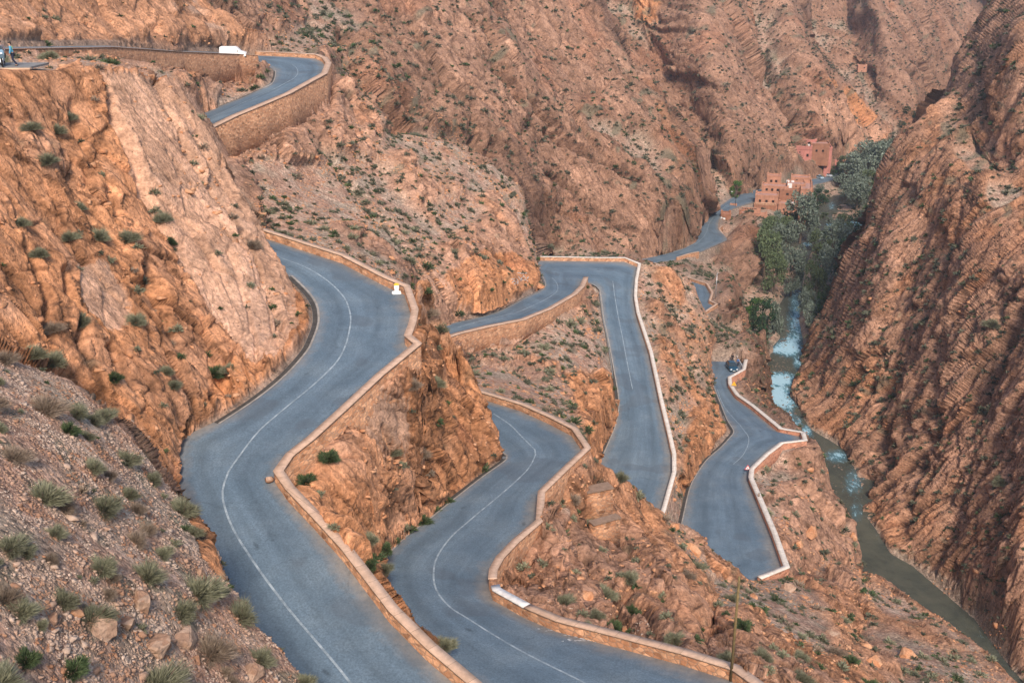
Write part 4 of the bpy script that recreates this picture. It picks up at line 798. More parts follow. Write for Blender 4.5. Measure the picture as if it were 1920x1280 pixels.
wall('B1', 'stone parapet round the second bend with a white painted stretch of coping', RSEC['B'][0], white=[(arc_at('B1',917,1084), arc_at('B1',984,1138))])
wall('C1', 'tall stone retaining wall below the hairpin ending in a point', RSEC['C'][0][:8], th=0.75)
wall('C2', 'low parapet round the outside of the middle hairpin and down its long straight', RSEC['C'][1][8:23], cmat=PCOPE)
wall('D1', 'stone parapet zigzagging past the dark parked car and warning signs', RSEC['D'][0][1:19], th=0.6, mat=MASR, cmat=PCOPE)
wall('E1', 'small zigzag parapet on the short stretch of road above the gorge', RSEC['E'][0])
wall('T1', 'tall curved retaining wall of the uppermost hairpin', RSEC['T'][1][5:17], th=0.95)
wall('T0', 'long retaining wall in front of the white van at top left', np.vstack([RSEC['T'][0][:4], unp(440,94,-17)[None], unp(477,98,-17.5)[None]]), th=0.9, cope=0.08)
wall('F1', 'short pale parapet where the village road bends in from the left', unp(1280,460,-84.5)[None].repeat(3, 0))
wall('F2', 'tiny orange parapet beside the gravel lay-by near the village', unp(1330,432,-85.5)[None].repeat(3, 0))
# ------------------------------------------------------------------ river
def mat_water():
    k = N('river_water'); va = k.n('VertexColor', layer_name='foam'); pos = k.n('NewGeometry').outputs['Position']
    f = k.n('SeparateColor', i={'Color': va.outputs['Color']}).outputs[0]; mp = k.n('Mapping', i={'Vector': pos, 'Scale': (1, 0.45, 1)}).outputs[0]; n = k.noise(mp, 1.3, 7, 0.8); n2 = k.noise(pos, 0.25, 3, 0.6)
    a = k.math('ADD', f, k.math('MULTIPLY', k.math('SUBTRACT', n, 0.5), 2.2)); foam = k.ramp(a, [(0.36, 0.0), (0.62, 1.0)])
    deep = k.ramp(n2, [(0.3, (0.055, 0.065, 0.055)), (0.7, (0.10, 0.105, 0.08))]); mid = k.mix(k.ramp(k.math('ADD', f, k.math('MULTIPLY', k.math('SUBTRACT', n, 0.5), 0.5)), [(0.15, 0.0), (0.55, 1.0)]), deep, (0.08, 0.25, 0.34))
    k.l(k.mix(foam, mid, (0.38, 0.60, 0.72)), k.b.inputs['Base Color']); k.l(k.ramp(foam, [(0, 0.14), (1, 0.6)]), k.b.inputs['Roughness'])
    bp = k.n('Bump', i={'Height': n, 'Strength': 0.9, 'Distance': 0.5}); k.l(bp.outputs[0], k.b.inputs['Normal']); k.b.inputs['Specular IOR Level'].default_value = 0.5; k.b.inputs['IOR'].default_value = 1.33; return k.m
cl = [(1640,440,26),(1577,369,12),(1556,384,14),(1553,410,22),(1535,432,22),(1519,458,18),(1503,505,16),(1492,548,16),(1478,596,18),(1480,645,22),(1472,672,24),(1468,700,24),(1458,735,24),(1475,765,16),(1500,806,12),(1545,845,10),(1578,890,12),(1596,945,14),(1618,1010,16),(1645,1062,16),(1700,1100,18),(1770,1150,20),(1850,1222,20),(1950,1330,22),(2080,1470,24)][1:]
ctr = np.array([unp(u, v, zriv(v)) for u, v, _ in cl]); wd = np.array([w_ for _, _, w_ in cl], float)
far_end = ctr[0]+np.array([18, 60, 0.4]); ctr = np.vstack([[far_end+np.array([40, 90, 0.6])], [far_end], ctr]); wd = np.concatenate([[14, 13], wd])
sec = np.concatenate([[0], np.cumsum(np.linalg.norm(np.diff(ctr[:, :2], axis=0), axis=1))]); ss_ = np.arange(0, sec[-1], 1.2)
cx = np.stack([np.interp(ss_, sec, ctr[:, i]) for i in range(3)], -1); cw = np.interp(ss_, sec, wd); kx = np.ones(9)/9
cs = np.stack([np.convolve(np.pad(cx[:, i], 4, mode='edge'), kx, 'valid') for i in range(3)], -1); tg = np.gradient(cs[:, :2], axis=0); tg /= np.linalg.norm(tg, axis=1, keepdims=True)
nv_ = np.stack([-tg[:, 1], tg[:, 0]], -1); g = np.linspace(-1, 1, 33)
V = np.zeros((len(cs), 33, 3)); V[..., :2] = cs[:, None, :2]+nv_[:, None]*(g[None, :]*cw[:, None])[..., None]; V[..., 2] = cs[:, None, 2]+0.12
RPu, RPv, _ = proj(V)
FOAM = [((1480,652),26,16,0.85),((1462,655),16,8,0.9),((1462,712),30,14,0.9),((1452,740),30,20,1.0),((1470,755),24,12,0.8),((1495,600),18,45,0.55),((1488,640),16,20,0.6),((1490,560),12,30,0.4),((1495,790),8,12,0.5),((1500,680),14,20,0.5),((1515,458),12,5,0.5),((1560,385),12,12,0.3),((1590,430),40,8,0.6),((1600,445),30,5,0.6),((1570,855),26,14,0.45),((1600,905),22,30,0.36),((1605,960),18,30,0.28),((1510,810),14,14,0.6),((1480,772),10,20,0.5),((1600,1045),20,15,0.2),((1840,1190),20,20,0.15)]
fo = np.zeros(RPu.shape)
for (a, b), ru, rv2, st in FOAM: fo = np.maximum(fo, st*np.exp(-(((RPu-a)/ru)**2+((RPv-b)/rv2)**2)))
V[..., 2] += 0.10*vnoise(V[..., 0].ravel()/1.5, V[..., 1].ravel()/1.5, V[..., 2].ravel()*0, 90).reshape(fo.shape)*(0.3+2*fo)
I = np.arange(V.shape[0]*33).reshape(-1, 33); F = np.stack([I[:-1, :-1], I[:-1, 1:], I[1:, 1:], I[1:, :-1]], -1).reshape(-1, 4)
river_o = np_mesh('river', W3(V).reshape(-1, 3), F, mat_water(), smooth=True); river_o['kind'] = 'structure'
ca = river_o.data.color_attributes.new('foam', 'FLOAT_COLOR', 'POINT'); A = np.ones((V.shape[0]*33, 4), np.float32); A[:, :3] = fo.reshape(-1, 1); ca.data.foreach_set('color', A.ravel())
# shallow side channel across the gravel flat behind the right-hand wall
sc_ = []
for u, v in ((1556,428),(1585,424),(1620,420),(1660,418)): sc_.append(unp(u, v, -98.35))
sc2 = [unp(u, v, -98.75) for u, v in ((1572,449),(1600,447),(1640,446))]
for pts, wd2 in ((sc_, 6.0), (sc2, 3.5)):
    pts = np.array(pts); V = []
    for p in pts: V += [(p[0], p[1]-wd2, p[2]+0.25), (p[0], p[1]+wd2, p[2]+0.25)]
    n = len(pts); F = [(2*i, 2*i+2, 2*i+3, 2*i+1) for i in range(n-1)]
    o = np_mesh('stream', W3(V), F, river_o.data.materials[0]); o['kind'] = 'structure'
    ca = o.data.color_attributes.new('foam', 'FLOAT_COLOR', 'POINT'); ca.data.foreach_set('color', np.full(2*n*4, 0.42, np.float32))

# ------------------------------------------------------------------ finding the ground
bpy.context.view_layer.update(); DG = bpy.context.evaluated_depsgraph_get()
def hit(u, v, only_terrain=False):
    d = Vector(pdir(u, v)).normalized(); ok, loc, nrm, idx, ob, mt = scene.ray_cast(DG, Vector((0, 0, H0)), d)
    return (loc, nrm, ob) if ok else (None, None, None)
def ground(x, y):                                 # world height of the terrain mesh straight below
    ok, loc, nrm, idx, ob, mt = scene.ray_cast(DG, Vector((x, y, H0+80)), Vector((0, 0, -1)))
    while ok and ob.get('category') == 'x': pass
    return loc if ok else Vector((x, y, float(zterr(x, y))+H0))
PXM = lambda loc: float(proj(np.array(loc)-np.array([0, 0, H0]))[2])/FPX      # metres per photograph pixel at a point
def img(loc): u, v, t = proj(np.array(loc)-np.array([0, 0, H0])); return float(u), float(v)

# ------------------------------------------------------------------ shrubs
def leaf(name, cols, sc=9.0):
    k = N(name); inf = k.n('ObjectInfo').outputs['Random']; n = k.noise(k.n('TexCoord').outputs['Object'], sc, 2)
    c = k.ramp(n, [(0.3, cols[0]), (0.5, cols[1]), (0.72, cols[2])]); c = k.mix(1.0, c, k.ramp(inf, [(0, 0.8), (1, 1.2)]), 'MULTIPLY'); k.l(c, k.b.inputs['Base Color']); return k.done(0.85, 0.15)
M_GREY = leaf('grey_green_leaves', ((.105, .105, .065), (.19, .195, .125), (.30, .285, .20))); M_DRY = leaf('dry_twigs', ((.14, .105, .075), (.25, .19, .14), (.37, .30, .235)))
M_GREEN = leaf('green_leaves', ((.03, .052, .022), (.062, .092, .04), (.115, .145, .07))); M_WOOD = plain('bark', (.13, .095, .07), 0.95)
def blades(n, rad, up, length, width, seed, curl=0.75, base=0.25):
    r = np.random.default_rng(seed); th = r.uniform(0, 2*np.pi, n); ph = np.arccos(1-r.uniform(0, 1, n)*up); d = np.stack([np.sin(ph)*np.cos(th), np.sin(ph)*np.sin(th), np.cos(ph)], -1)
    lump = 0.75+0.35*np.sin(3*th+seed)*np.sin(2.3*ph+seed*1.7)+r.uniform(-.18, .18, n)
    tip = d*(rad*lump)[:, None]; st = tip*r.uniform(base, 0.8, n)[:, None]; e = tip+r.normal(0, curl*length, (n, 3))*0.6+d*length*0.5; e[:, 2] = np.maximum(e[:, 2], 0.02)
    s = np.cross(e-st, r.normal(0, 1, (n, 3))); s /= np.linalg.norm(s, axis=1, keepdims=True)+1e-6; w_ = width*r.uniform(0.6, 1.3, n)[:, None]
    V = np.stack([st-s*w_*0.35, st+s*w_*0.35, (st+e)/2+s*w_, e, (st+e)/2-s*w_], 1)
    I = np.arange(n)[:, None]*5; T3 = np.concatenate([I+np.array([[0, 1, 2]]), I+np.array([[0, 2, 4]]), I+np.array([[4, 2, 3]])], 0)
    return V.reshape(-1, 3), T3
def shrub_proto(name, mat, n, up, length, width, seed, zs=0.8):
    V, F = blades(n, 0.5, up, length, width, seed); V[:, 2] *= zs; root = np_mesh(name, V, F, mat)
    r = random.Random(seed); m = MB()
    for i in range(9): a = r.uniform(0, 6.28); q = r.uniform(.15, .38); m.tube((0, 0, -0.12), (math.cos(a)*q, math.sin(a)*q, r.uniform(.2, .42)*zs*1.1), .022, .007, 5)
    m.build('stems', M_WOOD, root); return root
PROTO = {'grey': [shrub_proto('shrub', M_GREY, 3000, 1.0, .13, .0058, 3+i) for i in range(3)], 'dry': [shrub_proto('shrub', M_DRY, 2600, 1.05, .16, .0042, 13+i) for i in range(2)],
         'green': [shrub_proto('shrub', M_GREEN, 1900, 1.0, .09, .012, 23+i, 0.85) for i in range(2)]}
mid_ = {}
for kx_, mt_ in (('grey', M_GREY), ('green', M_GREEN), ('dry', M_DRY)):       # the same shrubs at a distance, coarser
    mid_[kx_] = [shrub_proto('shrub', mt_, 170, 1.0, .16, .038, 33+i, 0.75) for i in range(2)]
ALLP = [p for L in PROTO.values() for p in L]+[p for L in mid_.values() for p in L]
for p in ALLP:
    for ch in list(p.children): C.objects.unlink(ch)
    C.objects.unlink(p)
def put(proto, loc, size, label, cat_, group=None, zs=1.0, kids=True, name=None, sink=0.06):
    c = proto.copy(); C.objects.link(c); c.location = (loc[0], loc[1], loc[2]-sink*size); c.scale = (size, size*random.uniform(.85, 1.15), size*zs); c.rotation_euler = (random.uniform(-.12, .12), random.uniform(-.12, .12), random.uniform(0, 6.28))
    tag(c, label, cat_, group)
    if kids:
        for ch in proto.children: d = ch.copy(); C.objects.link(d); d.parent = c
    return c
REG = [('near', lambda u, v, r: r < 56 and u < 800 and v > 600), ('cliff', lambda u, v, r: r < 112 and u < 620), ('spine', lambda u, v, r: r < 100 and 500 < u < 960),
       ('lower', lambda u, v, r: 1000 < u and v > 850 and r < 140 and u < 1600), ('talus', lambda u, v, r: 110 < r < 225 and u < 1015 and v < 620), ('wedge', lambda u, v, r: 840 < u < 1160 and v > 540 and r < 200),
       ('spur', lambda u, v, r: 1190 < u < 1375 and v > 485 and r < 230), ('outer', lambda u, v, r: 1400 < u < 1700 and v > 800 and r < 190), ('canyon', lambda u, v, r: u > 1480 and r < 330 and v < 1250),
       ('gorge', lambda u, v, r: 1230 < u < 1500 and v > 400), ('mount', lambda u, v, r: True)]
TXT = {'near': ('on the stony slope in the near left corner', 'on the near stony slope'), 'cliff': ('clinging to the big pale slab cliff left of the near road', 'on the slab cliff'), 'spine': ('on the orange rock ridge between the two near road bends', 'on the middle rock ridge'),
       'lower': ('on the rocky slope right of the second bend', 'on the lower right slope'), 'talus': ('on the scree slope under the tall curved retaining wall', 'on the scree below the top road'), 'wedge': ('on the wedge of ground inside the middle hairpin', 'inside the middle hairpin'),
       'spur': ('on the spur between the long straight and the lowest road', 'on the spur'), 'outer': ('on the slope between the lowest road and the river', 'above the river'), 'canyon': ('on the steep brown canyon wall across the river', 'on the canyon wall'),
       'gorge': ('on the left bank of the gorge below the village', 'on the gorge bank'), 'mount': ('on the far brown mountainside', 'on the far mountainside')}
KN = {'grey': 'grey-green', 'dry': 'dry brown', 'green': 'fresh green'}
def region(u, v, r):
    for n_, f in REG:
        if f(u, v, r): return n_
taken = []; n_ind = 0
HAND = [(370,1090,95,'grey','large grey-green shrub at the edge of the near slope beside the road'),(393,1200,100,'dry','tall wispy grey shrub beside the biggest boulder on the near slope'),(290,1262,110,'grey','broad bushy shrub at the bottom edge of the near slope'),
 (487,1222,56,'grey','round shrub on the last rocks of the near slope above the road'),(118,1112,66,'grey','lone round grey-green shrub left of the cracked boulders'),(82,912,84,'grey','spreading shrub on the upper near slope, left side'),(240,918,46,'grey','small round shrub just left of the road widening'),
 (172,866,50,'grey','neat dome-shaped shrub at the top of the near slope'),(24,842,60,'dry','purple-grey shrub at the left edge above the near slope'),(84,748,80,'dry','big pale grey twiggy shrub below the slab cliff'),(140,762,56,'grey',None),(192,770,48,'grey',None),(62,652,56,'grey',None),(100,664,54,'grey',None),
 (18,1010,70,'grey',None),(10,1105,70,'dry',None),(48,1222,60,'green','bright green bush near the bottom left corner'),(136,1240,64,'green','yellow-green leafy bush left of the bottom shrubs'),(190,1050,64,'grey',None),(275,985,44,'dry',None),(255,945,44,'dry',None),(345,985,24,'green','small vivid green tuft on the orange edge above the road'),
 (410,1100,42,'grey',None),(105,236,42,'grey',None),(237,436,50,'grey',None),(305,402,40,'grey',None),(214,700,36,'green',None),(400,690,42,'green','dark green bush low on the slab cliff'),(268,520,30,'grey',None),(255,592,42,'grey',None),(88,292,44,'grey',None),(290,388,26,'grey',None),(318,446,34,'green',None),(40,410,36,'grey',None),(130,436,40,'grey',None),
 (617,848,44,'green','round olive-green bush just below the near parapet'),(574,892,42,'green','darker round bush by the corner of the near parapet'),(775,714,34,'dry',None),(628,980,28,'grey',None),(793,968,34,'green',None),(760,984,24,'grey',None),(906,872,26,'green',None),(692,1048,40,'green',None),(722,1020,36,'green',None),(752,1135,46,'green','dark leafy bush poking up behind the near parapet'),(862,1242,34,'grey',None),
 (980,655,30,'grey',None),(1030,690,30,'grey',None),(1068,600,30,'grey',None),(1085,596,28,'grey',None),(1020,645,28,'grey',None),(1000,612,20,'grey',None),(800,492,32,'green',None),(770,484,28,'grey',None),(700,1040,30,'green',None),
 (1056,1118,42,'grey',None),(1118,1146,36,'grey',None),(1016,1050,28,'grey',None),(1163,888,34,'grey','olive shrub on the skyline of the rocks, against the road below'),(1197,922,30,'grey',None),(1448,1208,28,'grey',None),(1592,1150,26,'green',None),(1520,1186,26,'grey',None),(1596,1232,34,'green',None),(1362,1146,18,'green',None),
 (840,932,26,'green',None),(818,950,22,'green',None),(770,985,26,'green',None),(742,1008,24,'green',None),(712,1036,30,'green',None),(690,1062,28,'green',None),(875,905,20,'green',None),(1100,535,14,'green',None),(1118,600,18,'green',None),(1133,650,18,'green',None),(1150,725,14,'green',None),(1010,528,18,'green',None),(1004,548,18,'green',None),(930,578,22,'green',None),(560,585,18,'green',None),(575,640,16,'grey',None),(478,160,24,'green',None),(488,140,20,'green',None),(470,178,24,'green',None),(500,130,16,'green',None),(455,190,18,'green',None),
 (110,80,40,'green','dark bushes at the foot of the top left cliff'),(88,78,22,'green',None),(396,92,22,'green',None),(860,582,26,'green',None),(960,570,24,'green',None),(990,556,20,'green',None),(1860,600,34,'grey',None),(1875,895,34,'grey',None),(1880,960,30,'green',None),(1605,712,24,'green','vivid green patch of shrub on the dark canyon wall')]
for u, v, wpx, kd, lab in HAND:
    loc, nr, ob = hit(u, v+wpx*0.28)
    if loc is None or ob is not terrain: continue
    size = wpx*PXM(loc)*1.05; r = math.hypot(loc.x, loc.y); rg = region(u, v, r)
    if lab: put(random.choice(PROTO[kd] if wpx > 32 else mid_[kd]), loc, size, lab, 'shrub')
    else: put(random.choice(PROTO[kd] if wpx > 32 else mid_[kd]), loc, size, f'{KN[kd]} shrub {TXT[rg][0]}', 'shrub', f'{KN[kd]} shrubs {TXT[rg][1]}')
    taken.append((u, v, wpx)); n_ind += 1
# many more shrubs drawn from the mesh where scrub grows
vis = np.maximum.accumulate(np.arctan2(P2[..., 2], np.hypot(P2[..., 0], P2[..., 1])), axis=1); elv = np.arctan2(P2[..., 2], np.hypot(P2[..., 0], P2[..., 1])); VIS = (elv >= vis-1e-4)
ar = np.linalg.norm(np.cross(np.gradient(P2, axis=0), np.gradient(P2, axis=1)), axis=-1)
pu, pv, pt = proj(P2); inside = (pu > -40) & (pu < 1960) & (pv > -20) & (pv < 1300)
dens = vege.reshape(shp)*ar*VIS*inside*np.clip((MR-18)/8, 0, 1); dens *= np.where(MR < 60, 2.0, 1.0)*np.where(rwm > 0.5, 1.1, 1)*(1+0.6*vnoise(X/12, Y/12, Z/12, 91).reshape(shp))*np.where(MR > 230, 0.75, 1)
dens = np.clip(dens, 0, None).ravel(); NS = 12500; pick = rng.choice(dens.size, NS, replace=False, p=dens/dens.sum())
locs = P2.reshape(-1, 3)[pick]; su = pu.ravel()[pick]; sv = pv.ravel()[pick]; st_ = pt.ravel()[pick]; sr = RR[pick]
size = np.minimum(rng.lognormal(-0.28, 0.42, NS), 1.55)*np.where(sr < 60, 0.95, 1.0)*np.where(sr > 230, 1.5, 1.15); app = size/st_*FPX
order = np.argsort(-app*(1+0*sr)); gcount = 0; used = np.zeros(NS, bool)
for i in order:
    if n_ind >= 296: break
    if any(abs(su[i]-a)+abs(sv[i]-b) < w_*0.8 for a, b, w_ in taken): used[i] = True; continue
    rg = region(su[i], sv[i], sr[i]); kd = rng.choice(['grey', 'green', 'dry'], p=[.66, .16, .18] if sr[i] > 60 else [.66, .05, .29])
    pr = random.choice(PROTO[kd] if app[i] > 34 else mid_[kd]); put(pr, W3(locs[i]), size[i], f'{KN[kd]} shrub {TXT[rg][0]}', 'shrub', f'{KN[kd]} shrubs {TXT[rg][1]}', kids=app[i] > 30)
    taken.append((su[i], sv[i], app[i])); used[i] = True; n_ind += 1
ORD = ['largest', 'second largest', 'third largest', 'fourth largest', 'fifth largest', 'sixth largest', 'seventh largest', 'eighth largest', 'ninth largest', 'tenth largest']
def single_out(items, what, where, shape_words=('upper', 'middle', 'lower')):
    """items: (u, v, size, object); gives every one a label of its own from its part of the place and its size rank there"""
    n = len(items)
    if n == 1: items[0][3]['label'] = f'only {what} {where}'; return
    nc = 1 if n <= 4 else 2 if n <= 12 else 3 if n <= 36 else 4
    U_ = sorted(i[0] for i in items); V_ = sorted(i[1] for i in items); cells = {}
    cut = lambda L, x: sum(x > L[len(L)*j//nc] for j in range(1, nc))
    for it in items: cells.setdefault((cut(U_, it[0]), cut(V_, it[1])), []).append(it)
    hx = {1: [''], 2: ['left', 'right'], 3: ['left', 'middle', 'right'], 4: ['far left', 'centre left', 'centre right', 'far right']}[nc]; vx = {1: [''], 2: ['upper', 'lower'], 3: ['upper', 'central', 'lower'], 4: ['top', 'upper', 'lower', 'bottom']}[nc]
    for (a, b), L in cells.items():
        L.sort(key=lambda t: -t[2])
        for j, it in enumerate(L):
            rank = 'lone' if len(L) == 1 else ORD[min(j, 9)] if j < len(L)-1 or len(L) > 10 else 'smallest'
            it[3]['label'] = f'{rank} {what} {where}'+(f', {vx[b]} {hx[a]} part' if nc > 1 else '')
byg = {}
for o in list(C.objects):
    if o.get('category') == 'shrub' and o.get('group'): u_, v_ = img(o.location); byg.setdefault((o['group'], o['label']), []).append((u_, v_, o.scale[0]/PXM(o.location), o))
for (gk, lb), L in byg.items():
    kd_, wh = lb.split(' shrub ', 1); wh = {'near': 'on the near left slope', 'cliff': 'on the big left cliff', 'spine': 'on the central rock ridge', 'lower': 'on the lower right slope', 'talus': 'on the scree below the curved wall', 'wedge': 'inside the middle hairpin', 'spur': 'on the spur above the lowest road', 'outer': 'between lowest road and river', 'canyon': 'on the right canyon wall', 'gorge': 'on the gorge left bank', 'mount': 'on the far mountainside'}[[k for k, v in TXT.items() if v[0] == wh][0]]
    single_out(L, kd_+' shrub', wh)
def scatter(name, label, cat_, pv_, pf_, L, S, mat, tilt=0.15, zs=0.8, sink=0.1):
    n = len(L); a = rng.uniform(0, 6.283, n); ca_, sa = np.cos(a), np.sin(a); k = rng.integers(0, len(pv_), n); allV, allF = [], []; b = 0
    for j, (v, f) in enumerate(zip(pv_, pf_)):
        m_ = np.where(k == j)[0]
        if not len(m_): continue
        q = v[None]*S[m_, None, None]*np.array([1, 1, zs]); x = q[..., 0]*ca_[m_, None]-q[..., 1]*sa[m_, None]; y = q[..., 0]*sa[m_, None]+q[..., 1]*ca_[m_, None]
        V = np.stack([x+L[m_, 0, None], y+L[m_, 1, None], q[..., 2]+L[m_, 2, None]-sink*S[m_, None]], -1).reshape(-1, 3); F = (f[None]+(np.arange(len(m_))*len(v))[:, None, None]).reshape(-1, 3)+b
        allV.append(V); allF.append(F); b += len(V)
    o = np_mesh(name, np.vstack(allV), np.vstack(allF), mat); tag(o, label, cat_); o['kind'] = 'stuff'; return o
rest = ~used; LW = W3(locs)
far_pv, far_pf = zip(*[blades(60, 0.5, 1.0, .2, .085, 50+i) for i in range(3)])
gsel = rng.random(NS); 
def world_leaf(name, cols):
    k = N(name); n = k.noise(k.n('NewGeometry').outputs['Position'], 0.9, 2); k.l(k.ramp(n, [(0.3, cols[0]), (0.5, cols[1]), (0.72, cols[2])]), k.b.inputs['Base Color']); return k.done(0.9, 0.1)
MF1 = world_leaf('scrub_leaves', ((.06, .068, .045), (.105, .11, .075), (.18, .175, .125))); MF2 = world_leaf('green_scrub_leaves', ((.03, .055, .022), (.06, .095, .04), (.11, .14, .065)))
scatter('scrub', 'countless small grey-green shrubs dotted over the slopes', 'scrub', far_pv, far_pf, LW[rest & (gsel < .8)], size[rest & (gsel < .8)], MF1)
scatter('green_scrub', 'countless small dark green shrubs dotted among the paler scrub', 'scrub', far_pv, far_pf, LW[rest & (gsel >= .8)], size[rest & (gsel >= .8)]*0.9, MF2)
print('shrubs', n_ind, NS, 'min app of individuals', app[order[min(NS-1, 260)]])
# ------------------------------------------------------------------ loose stones and boulders
def rock_pts(seed, n=14, sub=0, flat_=0.75):
    r = np.random.default_rng(seed); b = bmesh.new()
    for p in r.normal(0, 1, (n, 3)): p = p/np.linalg.norm(p)*r.uniform(.38, .55)*np.array([1, .8, flat_]); b.verts.new(p)
    bmesh.ops.convex_hull(b, input=b.verts); bmesh.ops.triangulate(b, faces=b.faces)
    for v in [v for v in b.verts if not v.link_faces]: b.verts.remove(v)
    b.verts.index_update(); V = np.array([v.co[:] for v in b.verts]); F = np.array([[v.index for v in f.verts] for f in b.faces]); b.free(); return V, F
def mat_stone(name, a, b_):
    k = N(name); pos = k.n('NewGeometry').outputs['Position']; v = k.n('TexVoronoi', feature='F1', i={'Vector': pos, 'Scale': 1.6}); s_ = k.n('SeparateColor', i={'Color': v.outputs['Color']}).outputs[0]; n = k.noise(pos, 5.0, 5, 0.7)
    c = k.mix(1.0, k.mix(s_, a, b_), k.ramp(n, [(0.3, 0.7), (0.7, 1.3)]), 'MULTIPLY'); k.l(c, k.b.inputs['Base Color']); bp = k.n('Bump', i={'Height': n, 'Strength': 0.6, 'Distance': 0.08}); k.l(bp.outputs[0], k.b.inputs['Normal']); return k.done(0.93, 0.1)
MST = mat_stone('loose_stone', (.33, .17, .10), (.50, .38, .30)); MBO = mat_stone('boulder_rock', (.30, .175, .115), (.43, .30, .22)); MOR = mat_stone('orange_boulder_rock', (.44, .20, .10), (.52, .29, .17))
rp = [rock_pts(100+i, 11) for i in range(5)]
w1 = (ar*VIS*inside*(MR < 60)*(MR > 18)*np.clip(1-flat*2, 0, 1)*sst(T.reshape(shp), 0.3, 0.6)*np.clip(0.6+1.2*vnoise(X/3, Y/3, Z/3, 95).reshape(shp), 0.05, 2)).ravel(); NP1 = 17000
pk = rng.choice(w1.size, NP1, replace=False, p=w1/w1.sum())
scatter('scree', 'loose angular stones strewn over the near slope', 'stones', *zip(*rp), W3(P2.reshape(-1, 3)[pk]), rng.lognormal(-2.2, 0.55, NP1), MST, zs=0.8, sink=0.12)
w2 = (ar*VIS*inside*(MR >= 60)*(MR < 260)*np.clip(1-flat*2, 0, 1)*(0.25+sst(T.reshape(shp), 0.3, 0.6))*np.where(rwm > 0.5, 0.3, 1)*np.clip(0.3+1.4*vnoise(X/6, Y/6, Z/6, 96).reshape(shp), 0.02, 2)).ravel(); NP2 = 14000
pk = rng.choice(w2.size, NP2, replace=False, p=w2/w2.sum())
scatter('loose_stones', 'loose stones and small blocks littering the middle slopes', 'stones', *zip(*rp), W3(P2.reshape(-1, 3)[pk]), rng.lognormal(-0.95, 0.5, NP2), MOR, zs=0.8, sink=0.15)
def boulder(u, v, wpx, label, mat=MBO, group=None, n=15, flat_=0.75, seed=None):
    loc, nr, ob = hit(u, v)
    if loc is None or ob is not terrain: return
    size = wpx*PXM(loc)*1.15; V, F = rock_pts(seed or int(u+v), n, flat_=flat_); b = bmesh.new(); vs_ = [b.verts.new(p) for p in V]
    for f in F: b.faces.new([vs_[i] for i in f])
    bmesh.ops.bevel(b, geom=list(b.edges), offset=0.035, segments=1, affect='EDGES', clamp_overlap=True)
    bmesh.ops.triangulate(b, faces=b.faces); bmesh.ops.subdivide_edges(b, edges=b.edges, cuts=3, use_grid_fill=True)
    P_ = np.array([q.co[:] for q in b.verts]); s_ = (seed or u)*0.37; dn = vnoise(P_[:, 0]*4+s_, P_[:, 1]*4, P_[:, 2]*4, 3)*0.05+vnoise(P_[:, 0]*13+s_, P_[:, 1]*13, P_[:, 2]*13, 4)*0.035
    for q, d_ in zip(b.verts, dn): q.co *= 1+float(d_)*2
    me = bpy.data.meshes.new('boulder'); b.to_mesh(me); b.free(); me.materials.append(mat); o = bpy.data.objects.new('boulder', me); C.objects.link(o)
    o.location = (loc.x, loc.y, loc.z-size*0.02); o.scale = (size*1.15,)*3; o.rotation_euler = (random.uniform(-.3, .3), random.uniform(-.3, .3), random.uniform(0, 6)); return tag(o, label, 'boulder', group)
for u, v, w_, lab, mt in [(185,1180,66,'big cracked brown boulder, leftmost of the row on the near slope',MBO),(236,1172,40,'rounded brown boulder wedged right of the cracked one',MBO),(290,1208,62,'brown boulder in the middle of the row on the near slope',MBO),(345,1200,66,'largest split boulder of the row, beside the tall grey shrub',MBO),
    (262,1130,56,'long low rock ledge above the row of boulders',MBO),(470,1262,46,'grey-brown boulder at the bottom edge near the road',MBO),(95,1160,34,'small brown boulder left of the cracked one',MBO),(505,898,15,'pale boulder standing on the asphalt against the parapet corner',MST),(140,1150,30,'reddish block on the slope above the cracked boulder',MOR),(375,1075,28,'pale stone under the large shrub at the road edge',MBO),
    (735,484,16,'isolated orange block on the scree above the second parapet',MOR),(1168,896,30,'square orange block on the skyline right of the second bend',MOR),(1188,905,26,'second square block on the skyline beside the olive shrub',MOR),(1297,1032,30,'bright orange boulder on the ridge edge above the lowest road',MOR),(1260,985,24,'orange block on the ridge near the end of the white parapet',MOR),
    (1498,1020,22,'pale boulder on the slope below the lowest parapet',MOR),(1520,998,26,'rounded boulder on the slope above the river pinnacle',MOR),(1600,1004,18,'finger of rock on the brink above the river',MOR),(1100,1120,30,'orange block fallen below the leaning slabs',MOR),(1415,1120,22,'orange boulder just below the end wall of the lowest road',MOR),(1480,1105,30,'pale slab under the end wall of the lowest road',MBO),
    (1622,1210,22,'tall orange block low on the right-hand slope',MOR),(1700,1230,36,'round orange crag on the skyline above the river',MOR),(1640,1240,30,'orange crag left of the round one above the river',MOR),(1560,1190,26,'brown block halfway down the right-hand slope',MBO)]:
    if v == 898:
        P0 = on_road('A', 506, 905)
        if P0:
            o = None; V, F = rock_pts(77, 18); o = np_mesh('boulder', V, F, MST); o.location = (P0.x, P0.y, P0.z+0.22); o.scale = (0.7, 0.6, 0.6); tag(o, lab, 'boulder')
        continue
    boulder(u, v, w_, lab, mt)
